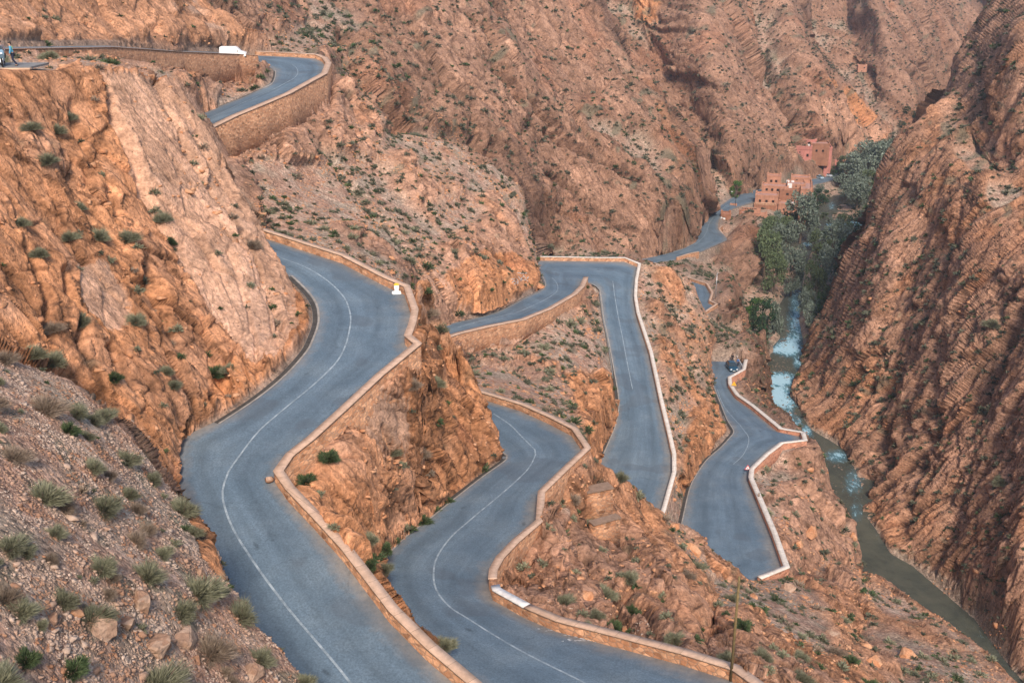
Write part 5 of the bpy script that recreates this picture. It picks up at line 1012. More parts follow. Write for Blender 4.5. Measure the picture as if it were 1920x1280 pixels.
# stones in the river bed
rb_ = []
for k_ in range(420):
    u, v, su_, sv_ = random.choice([(1495,600,8,10),(1478,700,10,14),(1485,775,10,10),(1500,790,8,12),(1562,890,10,18),(1470,640,8,12),(1456,690,14,8),(1600,900,10,20),(1490,745,10,8),(1475,690,16,12)])
    a, b2 = random.gauss(u, su_), random.gauss(v, sv_); p = unp(a, b2, zriv(b2)+0.1); rb_.append(p)
scatter('river_stones', 'grey and reddish stones breaking the surface of the river', 'stones', *zip(*rp), W3(np.array(rb_)), rng.lognormal(-0.6, 0.45, len(rb_)), mat_stone('wet_river_rock', (.12, .095, .075), (.24, .17, .13)), sink=0.15)

# ------------------------------------------------------------------ trees by the river
def tree_proto(seed, mat, n=2600, clumps=26, rad=0.5, hgt=1.0, low=0.12, wid=1.0):
    r = np.random.default_rng(seed); cc = []
    for i in range(clumps):
        h = r.uniform(low+.12, .92); R_ = rad*wid*math.sqrt(max(0.05, 1-((h-.5)/.52)**2))*r.uniform(.25, .85); a = r.uniform(0, 6.28); cc.append((R_*math.cos(a), R_*math.sin(a), h*hgt, r.uniform(.10, .20)))
    cc = np.array(cc); k_ = r.integers(0, clumps, n); d = r.normal(0, 1, (n, 3)); d /= np.linalg.norm(d, axis=1, keepdims=True); p = cc[k_, :3]+d*(cc[k_, 3]*r.uniform(.5, 1.05, n))[:, None]*np.array([1, 1, .85])
    s_ = r.uniform(.012, .026, n); a1 = r.normal(0, 1, (n, 3)); a1 /= np.linalg.norm(a1, axis=1, keepdims=True); b1 = np.cross(a1, r.normal(0, 1, (n, 3))); b1 /= np.linalg.norm(b1, axis=1, keepdims=True)
    V = np.stack([p-a1*s_[:, None]*1.4, p+b1*s_[:, None], p+a1*s_[:, None]*1.4, p-b1*s_[:, None]], 1).reshape(-1, 3); F = np.arange(4*n).reshape(n, 4)
    root = np_mesh('tree_crown_mesh', V, F, mat); C.objects.unlink(root); m = MB(); rr = random.Random(seed)
    m.tube((0, 0, -.08), (.01, .0, .30), .035, .022, 8); tips = rr.sample(list(range(clumps)), 9)
    for t in tips: q = cc[t]; m.tube((.01, 0, rr.uniform(.15, .32)), (q[0]*.9, q[1]*.9, q[2]), .016, .005, 6)
    tr = m.build('trunk', M_WOOD); C.objects.unlink(tr); return root, tr
M_SIL = leaf('silver_leaves', ((.085, .115, .085), (.16, .20, .155), (.27, .31, .26)), 14); M_OLI = leaf('olive_leaves', ((.05, .075, .035), (.10, .135, .065), (.17, .20, .11)), 14); M_DK = leaf('dark_leaves', ((.012, .035, .018), (.03, .065, .03), (.06, .10, .045)), 14)
M_BR = leaf('bright_green_leaves', ((.04, .10, .02), (.08, .17, .035), (.14, .24, .06)), 14)
TP = {'silver': [tree_proto(i, M_SIL) for i in (1, 2, 3)], 'olive': [tree_proto(i, M_OLI) for i in (4, 5, 6)], 'dark': [tree_proto(i, M_DK, 1800, 20, low=.0) for i in (7, 8)], 'bright': [tree_proto(9, M_BR, 1500, 16, low=.0)]}
DESC = {'silver': 'silvery grey-green', 'olive': 'mid green', 'dark': 'dark green', 'bright': 'bright green'}
def tree(u, vb, hpx, wpx, kd, label, group=None, name='tree', z=None):
    p = unp(u, vb, -95.0)
    for _ in range(8): zz = float(zterr(p[0], p[1])); p = unp(u, vb, min(zz, -5))
    if z is not None: p = unp(u, vb, z)
    H = hpx*p_t(p)/FPX*1.06; Wd = wpx*p_t(p)/FPX; cr, tr = random.choice(TP[kd]); root = empty(name, (p[0], p[1], p[2]+H0), random.uniform(0, 6.28)); root.scale = (Wd*1.05, Wd*1.05, H)
    a = cr.copy(); C.objects.link(a); a.name = 'crown'; a.parent = root; b = tr.copy(); C.objects.link(b); b.name = 'trunk'; b.parent = root; tag(root, label, 'tree', group)
def p_t(p): return float(proj(p)[2])
TREES = [(1432,520,92,62,'olive','mid green tree, leftmost of the grove below the small red tower'),(1462,508,92,60,'silver','silvery tree at the middle of the grove left of the river'),(1500,452,88,66,'silver','large silvery tree in front of the hotel terrace'),(1482,560,96,52,'silver','greyish tree leaning over the river at the lower end of the left grove'),(1450,552,76,50,'olive',None),
 (1416,470,50,36,'silver',None),(1445,470,60,50,'olive',None),(1512,420,50,40,'dark',None),(1424,640,82,58,'dark','dark green tree behind the pale one by the river bend'),(1438,652,88,50,'silver','pale silver tree standing alone at the river bend'),(1412,600,44,40,'bright','bright green shrubby tree above the river bend'),
 (1562,500,84,56,'silver','silvery tree at the top of the grove right of the channel'),(1545,548,92,46,'silver','tall silvery tree in the grove against the canyon wall'),(1576,520,72,44,'dark','dark tree between the silvery grove and the canyon wall'),(1528,584,80,38,'olive',None),(1520,625,64,36,'silver','lowest tree of the grove at the foot of the canyon wall'),(1540,610,60,32,'dark',None),(1600,478,46,40,'dark',None),(1586,458,36,30,'silver',None),(1518,560,70,30,'olive',None),
 (1590,352,62,64,'silver','broad silvery tree beside the two parked pale cars'),(1622,345,76,70,'silver','broadest silvery tree in the upper valley'),(1652,335,64,60,'silver','silvery tree at the right of the upper valley grove'),(1606,392,62,56,'silver','silvery tree lowest in the upper valley grove'),(1672,312,46,50,'silver',None),(1640,300,36,40,'dark',None),(1598,312,44,34,'dark','dark tree at the top left of the upper valley grove'),(1575,345,40,30,'dark',None),(1630,372,50,44,'olive',None),(1585,378,36,34,'silver',None),(1650,360,40,40,'silver',None),
 (1512,402,42,46,'dark','dark bushy tree right of the hotel'),(1530,388,34,34,'dark',None),(1546,382,26,26,'dark',None),(1536,366,20,22,'silver',None),(1618,410,24,22,'silver',None),(1545,412,14,16,'olive',None),
 (1400,352,30,16,'dark','narrow dark conifer above the road bend by the hotel'),(1413,352,38,13,'dark','tallest narrow dark conifer beside the lamp'),(1379,372,34,26,'bright','round green tree above the lay-by on the village road'),
 (1487,314,20,20,'silver',None),(1500,318,22,22,'silver',None),(1513,318,20,20,'silver',None),(1524,318,18,16,'dark',None),(1493,306,16,18,'olive',None),(1521,330,26,28,'bright','vivid green tree below the pink house'),(1560,330,18,16,'dark',None),
 (1700,214,14,20,'dark',None),(1715,222,14,18,'dark',None),(1690,240,12,18,'dark',None),(1755,196,12,12,'dark',None),(1720,198,14,20,'dark',None),(1742,216,12,12,'dark',None),(1670,250,14,18,'dark',None),(1560,470,60,44,'silver',None),(1578,452,50,40,'olive',None),(1598,440,40,34,'dark',None),(1535,500,66,44,'olive',None),(1510,600,60,34,'silver',None),(1550,590,56,34,'olive',None),(1525,470,40,30,'silver',None),
 (1608,336,50,46,'silver',None),(1582,332,40,36,'olive',None),(1662,296,34,36,'dark',None),(1680,292,30,34,'silver',None),(1636,318,50,46,'silver',None),(1600,372,46,40,'silver',None),(1470,470,60,46,'olive',None),(1452,440,44,36,'silver',None),(1480,430,50,40,'dark',None),(1405,620,34,30,'dark',None)]
for u, vb, h, w_, kd, lab in TREES:
    if lab: tree(u, vb, h, w_, kd, lab)
    elif vb < 260: tree(u, vb, h, w_, kd, f'small {DESC[kd]} tree near the distant houses', f'{DESC[kd]} trees by the distant houses')
    elif vb < 335 and u < 1535: tree(u, vb, h, w_, kd, f'small {DESC[kd]} tree under the pink house', f'{DESC[kd]} trees under the pink house')
    elif u > 1560 and vb < 420: tree(u, vb, h, w_, kd, f'{DESC[kd]} tree in the upper valley grove', f'{DESC[kd]} trees of the upper valley grove')
    elif u > 1515 and vb > 450: tree(u, vb, h, w_, kd, f'{DESC[kd]} tree in the grove right of the river channel', f'{DESC[kd]} trees of the right bank grove')
    elif vb > 430: tree(u, vb, h, w_, kd, f'{DESC[kd]} tree in the grove left of the river', f'{DESC[kd]} trees of the left bank grove')
    else: tree(u, vb, h, w_, kd, f'{DESC[kd]} small tree beside the hotel', f'{DESC[kd]} trees beside the hotel')

byg = {}
for o in list(C.objects):
    if o.get('category') == 'tree' and o.get('group'): u_, v_ = img(o.location); byg.setdefault((o['group'], o['label']), []).append((u_, v_, o.scale[2]/PXM(o.location), o))
for (gk, lb), L in byg.items():
    lb2 = lb.replace("tree", "trees", 1).replace("small ", ""); L.sort(key=lambda t: t[0]); nm = ['leftmost', 'second from the left', 'third from the left', 'fourth from the left', 'fifth from the left', 'sixth from the left', 'seventh from the left', 'eighth from the left']
    for j, it in enumerate(L): it[3]['label'] = lb if len(L) == 1 else (f'{nm[j]} {lb}' if j < len(L)-1 else f'rightmost {lb}')
# ------------------------------------------------------------------ houses
def mat_mud(name, a):
    k = N(name); tc = k.n('TexCoord').outputs['Object']; n = k.noise(tc, 0.5, 5, 0.65); st = k.noise(k.n('Mapping', i={'Vector': tc, 'Scale': (1.2, 1.2, .12)}).outputs[0], 1.0, 4, 0.6)
    c = k.mix(1.0, a, k.ramp(n, [(0.3, 0.8), (0.7, 1.18)]), 'MULTIPLY'); k.l(k.mix(1.0, c, k.ramp(st, [(0.35, 0.88), (0.6, 1.08)]), 'MULTIPLY'), k.b.inputs['Base Color']); return k.done(0.95, 0.1)
MUD = mat_mud('terracotta_render', (.45, .23, .155)); MUD2 = mat_mud('dark_terracotta_render', (.31, .15, .095)); PINK = mat_mud('pink_render', (.47, .20, .165)); ROOFM = mat_mud('flat_roof', (.42, .25, .21)); WHITE = plain('white_paint', (.78, .78, .77), .5); GREYH = mat_mud('grey_render', (.36, .38, .40)); DARK = plain('dark_opening', (.02, .018, .018), .3); WOODP = plain('weathered_pole', (.16, .115, .05), .9, var=.3)
CREAM = mat_mud('cream_trim', (.60, .40, .27))
def house(name, label, u, vb, z, yaw, parts, cat_='house'):
    """parts: (kind, material, x, y, z0, dx, dy, dz[, extra]) in metres, x right, y away, origin at the traced foot"""
    p = unp(u, vb, z); root = empty(name, tuple(W3(p)), R(yaw)); root.scale = (.92, .92, .74) if name in ('hotel', 'pink_house') else (1, 1, .85); tag(root, label, cat_)
    for q in parts:
        kd, mt, x, y, z0, dx, dy, dz = q[:8]
        if kd == 'wing':
            m = MB(); m.box((x, y+dy/2, z0+dz/2), (dx, dy, dz), taper=0.985); wg = m.build('wing', mt, root, bev=0.06)
            m = MB(); m.box((x, y+dy/2, z0+dz+0.02), (dx-0.7, dy-0.7, 0.05)); m.build('roof', ROOFM, wg)
            m = MB(); t = 0.35; hh = 0.75          # parapet with raised corners
            for a, b, c, d in ((x, y+t/2, dx, t), (x, y+dy-t/2, dx, t), (x-dx/2+t/2, y+dy/2, t, dy-2*t-.02), (x+dx/2-t/2, y+dy/2, t, dy-2*t-.02)): m.box((a, b, z0+dz+hh/2), (c, d, hh))
            for a in (-1, 1):
                for b in (0, 1): m.box((x+a*(dx/2-.4), y+(dy-.8)*b+.4, z0+dz+hh+.28), (.82, .82, .56), taper=.55)
            m.build('parapet', mt, wg)
            for e in q[8] if len(q) > 8 else ():
                m = MB(); ex, ez, ew, eh = e[:4]
                if len(e) > 4: m.box((x+dx/2, y+ex, z0+ez), (.12, ew, eh)); 
                else: m.box((x+ex, y, z0+ez), (ew, .12, eh))
                m.build('window', DARK, wg)
        elif kd == 'rail':
            m = MB(); n = max(3, int(dx/.55))
            for i in range(n): m.box((x-dx/2+(i+.5)*dx/n, y, z0+dz/2), (.2, .2, dz))
            m.box((x, y, z0+dz+.08), (dx, .3, .16)); m.box((x, y, z0-.05), (dx, .3, .1)); m.build('balustrade', mt, root)
        elif kd == 'pilaster':
            for i in range(int(q[8])): m = MB(); m.box((x, y+i*dy, z0+dz/2), (dx, .7, dz), taper=.9); m.build('pilaster', mt, root)
        elif kd == 'tank': m = MB(); m.tube((x, y, z0), (x, y, z0+dz), dx/2, n=14); m.build('water_tank', mt, root, smooth=False)
        elif kd == 'block': m = MB(); m.box((x, y+dy/2, z0+dz/2), (dx, dy, dz)); m.build(q[8] if len(q) > 8 else 'annex', mt, root, bev=.04)
    return root
win = lambda n, dx, z, w_=.9, h=1.2: [(-dx/2+(i+.5)*dx/n, z, w_, h) for i in range(n)]
house('hotel', 'large terracotta hotel with flat roofs, towers and terraces above the river', 1436, 392, -92.0, -14, [
    ('wing', MUD, 0, 0, -3, 9.5, 7, 9.5, win(3, 8, 7.2)), ('wing', MUD2, -0.5, -2.6, -3, 9, 2.6, 5.2), ('rail', CREAM, -0.5, -2.45, 2.9, 8.6, 1, 0.9), ('wing', MUD, 8.4, -1.0, -8, 7.2, 6.0, 11.0, [(-1.2, 8.6, .8, .8), (1.4, 8.6, 2.2, .9)]),
    ('wing', MUD2, 9.2, 5.2, -3, 8.6, 4, 11.5, [(-1, 10, 1, 1)]), ('wing', MUD, 3.0, 8.0, -2, 11, 7, 11.5, win(4, 9, 10.2)), ('wing', MUD, 11.5, 10.0, -2, 7.5, 8, 12.5, win(3, 6, 12, .5, .6)), ('wing', MUD, 2.2, 15.3, 0, 6, 5, 13.2, win(2, 4, 11)), ('wing', MUD, 13.2, 18.4, 0, 8, 6, 12.2, win(2, 6, 11)),
    ('wing', MUD, 15.6, 3.4, -8, 4.6, 21, 18.0, [(2+i*2.6, 13, .9, 1.2, 1) for i in range(7)]+[(2+i*2.6, 9.5, .9, 1.2, 1) for i in range(7)]), ('pilaster', MUD2, 18.1, 4.5, -8, .7, 5.0, 17.6, 5), ('tank', WHITE, 8.0, 16.6, 9.5, 1.5, 1.5, 1.8), ('tank', WHITE, 10.0, 16.9, 9.5, 1.4, 1.4, 1.7), ('block', WHITE, 8.9, 9.8, 8.9, 1.8, .3, 2.6, 'door_surround'), ('tank', WHITE, 9.2, -.5+1.2, 3.05, .9, .9, .5), ('block', WHITE, 10.6, 1.6, 3.05, 1.6, 1.2, .7, 'terrace_table')], 'hotel')
house('tower_house', 'small red mud-brick tower house on the bend below the hotel', 1376, 430, -90.5, -10, [
    ('wing', MUD2, -1.5, 0, -4, 6.2, 5.5, 7.0, [(-1.5, 5.5, 1, .8)]), ('wing', MUD2, -3.0, 1.8, 2, 3.6, 4, 3.2, [(-.5, 2, .8, .8)]), ('wing', MUD2, 3.4, .8, -6, 3.8, 5, 12.0, [(0, 9.5, .8, 1.0)]), ('block', CREAM, -1.2, -.2, 2.98, 5, .5, .22, 'ledge'), ('block', WHITE, -3.9, 1.7, 3.4, 1.6, .08, .8, 'sign_plate')])
house('pink_house', 'pink flat-roofed house on the slope above the hotel', 1503, 302, -86.5, -10, [
    ('wing', PINK, -3, 0, -1, 15, 9, 9.2, [(5.5, 4.5, 1.0, 1.6), (1.8, 6.2, .6, .6)]), ('wing', MUD2, 8.2, 2.0, -3, 9, 9, 12.5, win(2, 6, 9)), ('wing', PINK, 0, 8.4, 0, 14, 6, 10.5, win(3, 10, 9)), ('wing', PINK, 12.6, 3.6, -12, 3.2, 12, 19.0, [(2+i*2.6, 14, .9, 1.2, 1) for i in range(4)]), ('tank', WHITE, -9.2, 3.0, 8.3, 1.6, 1.6, 1.8), ('tank', WHITE, -7.2, 4.0, 8.3, 1.6, 1.6, 1.6), ('block', WHITE, 2.0, 3.5, 8.3, 3.5, .3, 1.1, 'stair_wall'), ('block', PINK, -3, -.15, 6.9, 15, .12, .5, 'painted_band')])
house('garage_house', 'pink building with two dark arched garages behind the parked pale cars', 1543, 324, -94.0, -14, [
    ('wing', PINK, 0, 0, -1, 5.5, 6, 8.6, [(-.6, 3.6, 2.2, 4.4)]), ('wing', PINK, 6.2, 1.8, -1, 5.0, 6, 7.2, [(0, 3.2, 2.0, 3.6)])])
house('roadside_shed', 'small orange hut at the rock foot left of the village road', 1328, 401, -87.0, 0, [('wing', MUD, 0, 0, -1, 3.4, 3, 5.0, [(0, 3.6, .8, .8)])], 'hut')
house('roadside_house', 'low tan house beside the narrow dark conifers', 1396, 357, -90.3, -8, [('wing', CREAM, 0, 0, -.5, 5.0, 3, 3.4, [(1, 2, .8, .8)]), ('block', CREAM, -6, .5, -.5, 6.5, .4, 2.2, 'garden_wall')])
house('terrace_house', 'small flat terracotta annex in front of the hotel above the trees', 1420, 412, -93.0, -12, [('wing', MUD, 0, 0, -3, 7, 4, 4.6, win(2, 5, 3))])
house('hillside_house', 'low pale house between the hotel and the pink house', 1478, 326, -91.5, -10, [('wing', CREAM, 0, 0, -2, 9, 5, 4.2, win(3, 7, 2.8))])
house('distant_grey_house', 'blocky grey house in the far valley next to the canyon wall', 1752, 191, -92, -5, [('wing', GREYH, 0, 0, -3, 12, 9, 9.5, [(-3, 7, 1.5, 1.5), (2, 7, 1.5, 1.5)]), ('wing', GREYH, 6, 9, -3, 8, 6, 13)])
house('distant_red_house', 'red and pink house below the grey one in the far valley', 1740, 199, -93, 6, [('wing', PINK, 0, 0, -5, 9, 6, 7, [(1, 5, 1.3, 1.3)])])
house('distant_white_house', 'tiny house with a bright white front in the far valley', 1716, 211, -93.5, 8, [('wing', PINK, 4, 1, -3, 12, 7, 6.6), ('wing', WHITE, -3.5, 0, -2, 6, 4, 5.4, [(0, 4, 1.2, 1.2)])])
house('hillside_hut', 'small square hut alone on the scrubby far slope', 1616, 128, -40, -8, [('wing', CREAM, 0, 0, -4, 6.5, 5, 7.2, [(1, 6, .8, .8)])], 'hut') if False else None
q_, n_, o_ = hit(1617, 130)
if q_: house('hillside_hut', 'small square hut alone on the scrubby far slope', 1617, 130, q_.z-H0+0.9, -8, [('wing', MUD, 0, 0, -2, 5.0, 4, 3.8, [(1, 3, .8, .8)])], 'hut')
house('small_pavilion', 'low terracotta wall with a round white emblem and dark lettering by the village road', 1398, 396, -90.6, -12, [('block', MUD, 0, 0, -1, 11, .5, 2.6, 'sign_wall'), ('block', MUD, -4.6, 0, 1.6, 2.6, .5, 1.6, 'sign_head')]+[('block', DARK, -1.9+i*.62, -.07, .95, .34 if i % 3 else .46, .06, .5, 'lettering') for i in range(10)], 'sign')

# ------------------------------------------------------------------ vehicles
GLASS = plain('car_glass', (.03, .045, .055), .08, spec=.8, var=.05); RUB = plain('tyre_rubber', (.02, .02, .02), .9); STEEL = plain('wheel_steel', (.42, .43, .44), .35, .8); LAMPG = plain('headlamp_glass', (.75, .78, .8), .15, spec=.8); REDL = plain('tail_lamp', (.45, .02, .02), .3); PLATE = plain('number_plate', (.7, .7, .68), .5); BLK = plain('black_plastic', (.02, .02, .022), .6)
def vehicle(name, label, cat_, loc, yaw, paint, prof, belt, width, wheels, wr_, cabin, L):
    """prof: side outline (x, z) front at +x; cabin: outline of the glass house"""
    root = empty(name, tuple(loc), yaw); tag(root, label, cat_); hw = width/2
    m = MB(); n = len(prof); rings = [(-hw, .93), (-hw+.07, 1.0), (hw-.07, 1.0), (hw, .93)]; P_ = []
    cz = .55
    for y, k in rings: P_ += [(x*(1 if k == 1 else .985), y, cz+(z-cz)*(k if z > cz else .97 if k < 1 else 1)) for x, z in prof]
    F = [(i+r_*n, (i+1) % n+r_*n, (i+1) % n+(r_+1)*n, i+(r_+1)*n) for r_ in range(3) for i in range(n)]+[tuple(range(n-1, -1, -1)), tuple(range(3*n, 4*n))]
    m.add(P_, F); m.build('body', paint, root, bev=.03)
    m = MB(); n = len(cabin); P_ = []
    zt, zb_ = max(z for _, z in cabin), min(z for _, z in cabin)
    for sg in (-1, 1): P_ += [(x, sg*(hw-.06-.20*(z-zb_)/(zt-zb_+1e-6)), z) for x, z in cabin]
    m.add(P_, [tuple(range(n-1, -1, -1)), tuple(range(n, 2*n))]+[(i, (i+1) % n, n+(i+1) % n, n+i) for i in range(n)]); m.build('windows', GLASS, root, bev=.02)
    xs = [x for x, z in cabin if z > zt-.05]; m = MB(); m.box(((min(xs)+max(xs))/2, 0, zt+.012), (max(xs)-min(xs)+.1, width-.5, .05)); m.build('roof', paint, root, bev=.02)
    for x in wheels:
        for sg in (-1, 1):
            m = MB(); m.tube((x, sg*(hw-.20), wr_), (x, sg*(hw+.015), wr_), wr_, n=20); ty = m.build('tyre', RUB, root, bev=.02); m = MB(); m.tube((x, sg*(hw), wr_), (x, sg*(hw+.03), wr_), wr_*.6, n=14); m.build('rim', STEEL, ty)
    xf, xb = max(p[0] for p in prof), min(p[0] for p in prof)
    for sg in (-1, 1):
        m = MB(); m.box((xf-.08, sg*(hw-.28), belt*.72), (.22, .34, .17)); m.build('headlight', LAMPG, root, bev=.03); m = MB(); m.box((xb+.05, sg*(hw-.2), belt*.85), (.12, .2, .3)); m.build('tail_light', REDL, root, bev=.02)
        m = MB(); m.box((xf-L*.31, sg*(hw+.08), belt+.08), (.14, .2, .13)); m.build('wing_mirror', BLK, root, bev=.02)
    m = MB(); m.box((xf+.005, 0, .42), (.04, .5, .12)); m.build('number_plate', PLATE, root); m = MB(); m.box((xf-.03, 0, .25), (.12, width-.25, .16)); m.build('bumper', BLK, root, bev=.02); return root
HATCH = [(-1.95, .28), (-2.0, .62), (-1.9, .95), (-1.2, .97), (.85, .95), (1.7, .82), (1.98, .62), (2.0, .30), (1.7, .22), (-1.7, .22)]; HCAB = [(-1.75, .95), (-1.45, 1.40), (-.9, 1.47), (.1, 1.45), (.95, .95)]
VAN = [(-2.15, .3), (-2.2, 1.0), (-2.12, 1.80), (-1.9, 1.88), (.45, 1.86), (.75, 1.78), (1.35, 1.15), (2.1, .92), (2.2, .6), (2.2, .3), (1.9, .22), (-1.9, .22)]; VCAB = [(.55, 1.16), (.60, 1.70), (.80, 1.72), (1.28, 1.17)]
def carpaint(n, c): return plain(n, c, .28, spec=.6, var=.04)
P0 = on_road('D', 1372, 692); vehicle('parked_car', 'dark blue hatchback parked on the lowest road facing the viewer', 'car', P0, R(-88), carpaint('dark_blue_paint', (.012, .05, .085)), HATCH, .95, 1.72, (-1.25, 1.3), .31, HCAB, 4)
def groundpt(u, v, z=None):
    q, n, o = hit(u, v); return q
rv_ = wall_r('T0', 437, 101)+2.0; dv_ = pdir(437, 101); dv_ = dv_[:2]/np.hypot(dv_[0], dv_[1])*rv_; vloc = (dv_[0], dv_[1], H0-15); hroad = ROADOBJ['T'][1].ray_cast(Vector((vloc[0], vloc[1], vloc[2]+5)), Vector((0, 0, -1)))[0]
vloc = hroad if hroad else Vector(vloc)
vehicle('delivery_van', 'white panel van behind the long wall on the top road', 'van', vloc, R(8), carpaint('white_van_paint', (.80, .80, .80)), VAN, 1.1, 1.8, (-1.45, 1.4), .32, VCAB, 4.4)
for (u, v, lab, cc_, yw) in ((1537, 333, 'pale blue car parked in front of the dark garage arches', (.30, .45, .55), -70), (1553, 329, 'white car parked at the roadside right of the pale blue one', (.62, .68, .72), -60)):
    p = on_road('F', u, v+2)
    p = p if p else Vector(W3(unp(u, v, -93.6)))
    vehicle('parked_car', lab, 'car', p, R(yw), carpaint('pale_paint', cc_), HATCH, .95, 1.72, (-1.25, 1.3), .31, HCAB, 4)

# ------------------------------------------------------------------ people
def skin_body(name, joints, edges, mat, parent=None):
    me = bpy.data.meshes.new(name); ks = list(joints); me.from_pydata([joints[k][:3] for k in ks], [(ks.index(a), ks.index(b)) for a, b in edges], []); o = bpy.data.objects.new(name, me); C.objects.link(o)
    o.modifiers.new('skin', 'SKIN').use_smooth_shade = True; me.skin_vertices[0].data.foreach_get
    for i, k in enumerate(ks): r = joints[k][3]; me.skin_vertices[0].data[i].radius = (r, joints[k][4] if len(joints[k]) > 4 else r)
    me.skin_vertices[0].data[0].use_root = True
    s_ = o.modifiers.new('sub', 'SUBSURF'); s_.levels = 2; s_.render_levels = 2; me.materials.append(mat)
    if parent: o.parent = parent
    return o
SKIN = plain('skin', (.48, .28, .19), .6, var=.05); HAIR = plain('dark_hair', (.02, .014, .01), .8)
def person(label, loc, yaw, jacket, trousers, lean=0.0, fold=False, hair=HAIR, scale=1.0):
    root = empty('person', tuple(loc), yaw); root.scale = (scale,)*3; tag(root, label, 'person'); ln = lean
    J = {'pelvis': (0, ln*.3, .95, .135, .11), 'waist': (0, ln*.2, 1.08, .125, .10), 'chest': (0, 0, 1.32, .165, .115), 'neckb': (0, 0, 1.46, .075), 'neck': (0, .01, 1.52, .055), 'head': (0, .02, 1.62, .085, .10), 'crown': (0, .0, 1.72, .075, .09)}
    E = [('pelvis', 'waist'), ('waist', 'chest'), ('chest', 'neckb'), ('neckb', 'neck'), ('neck', 'head'), ('head', 'crown')]
    for sg, n_ in ((-1, 'l'), (1, 'r')):
        J.update({'hip'+n_: (sg*.10, ln*.3, .88, .095), 'knee'+n_: (sg*.12, ln*.3+.06, .50, .062), 'ankle'+n_: (sg*.12, ln*.9, .09, .042), 'toe'+n_: (sg*.13, ln*.9+.16, .04, .038)})
        J.update({'sh'+n_: (sg*.19, 0, 1.40, .062), 'el'+n_: (sg*.27, .03, 1.13, .045), 'wr'+n_: (sg*(.10 if fold else .24), .24 if fold else .10, 1.12 if fold else .90, .03), 'palm'+n_: (sg*(.04 if fold else .24), .27 if fold else .13, 1.14 if fold else .82, .028)})
        E += [('pelvis', 'hip'+n_), ('hip'+n_, 'knee'+n_), ('knee'+n_, 'ankle'+n_), ('ankle'+n_, 'toe'+n_), ('chest', 'sh'+n_), ('sh'+n_, 'el'+n_), ('el'+n_, 'wr'+n_), ('wr'+n_, 'palm'+n_)]
        pl = J['palm'+n_]
        for f_ in range(5):
            k_ = f'f{n_}{f_}'; J[k_] = (pl[0]+(f_-2)*.014, pl[1]+.03+.01*(f_ % 2), pl[2]-(.07 if f_ else .03), .009); E.append(('palm'+n_, k_))
    body = skin_body('body', J, E, SKIN, root)
    sh = {k: (*J[k][:3], J[k][3]+.022, (J[k][4] if len(J[k]) > 4 else J[k][3])+.022) for k in ('chest', 'waist', 'neckb', 'shl', 'shr', 'ell', 'elr', 'wrl', 'wrr')}; sh['hem'] = (0, ln*.28, .93, .165, .135)
    skin_body('jacket', sh, [('chest', 'waist'), ('waist', 'hem'), ('chest', 'neckb'), ('chest', 'shl'), ('chest', 'shr'), ('shl', 'ell'), ('shr', 'elr'), ('ell', 'wrl'), ('elr', 'wrr')], jacket, root)
    tr = {k: (*J[k][:3], J[k][3]+.02, (J[k][4] if len(J[k]) > 4 else J[k][3])+.02) for k in ('pelvis', 'hipl', 'hipr', 'kneel', 'kneer', 'anklel', 'ankler')}
    skin_body('trousers', tr, [('pelvis', 'hipl'), ('pelvis', 'hipr'), ('hipl', 'kneel'), ('hipr', 'kneer'), ('kneel', 'anklel'), ('kneer', 'ankler')], trousers, root)
    for n_ in 'lr':
        a = J['ankle'+n_]; b = J['toe'+n_]; skin_body('shoe', {'a': (*a[:3], .05), 'h': (a[0], a[1]-.03, .045, .045), 't': (b[0], b[1]+.02, .04, .042)}, [('a', 'h'), ('h', 't')], BLK, root)
    m = MB(); hd = J['crown']; import itertools
    b = bmesh.new(); bmesh.ops.create_icosphere(b, subdivisions=3, radius=.105); 
    for v in b.verts: v.co.z = v.co.z*1.0; v.co.y = v.co.y*1.12-.012
    bmesh.ops.delete(b, geom=[v for v in b.verts if v.co.z < -.02 and v.co.y > -.03], context='VERTS'); me = bpy.data.meshes.new('hair'); b.to_mesh(me); b.free(); me.materials.append(hair); h = bpy.data.objects.new('hair', me); C.objects.link(h); h.parent = root; h.location = (hd[0], hd[1]+.01, hd[2]-.045)
    m = MB(); m.box((0, hd[1]+.115, 1.635), (.028, .04, .04), taper=.5); m.build('nose', SKIN, root, bev=.006)
    m = MB(); [m.box((sg*.035, hd[1]+.10, 1.665), (.022, .012, .012)) for sg in (-1, 1)]; m.build('eyes', DARK, root); m = MB(); m.box((0, hd[1]+.103, 1.595), (.045, .01, .010)); m.build('mouth', plain('lips', (.35, .12, .1)), root)
    return root
NAVY = plain('navy_cloth', (.015, .02, .045), .9); BLACKC = plain('black_cloth', (.012, .012, .016), .9); BLUEC = plain('blue_cloth', (.05, .13, .30), .9); HIV = plain('blue_and_lime_jacket', (.08, .30, .45), .8); LIME = plain('lime_panel', (.35, .75, .04), .7)
pp = on_road('D', 1373, 682)
if pp: person('person in dark clothes standing just behind the dark blue parked car', (pp.x+.2, pp.y+1.2, pp.z), R(180), BLACKC, BLACKC)
pp = on_road('D', 1383, 686)
if pp: person('person in a blue jacket standing to the right of the dark blue parked car', pp, R(200), BLUEC, NAVY)
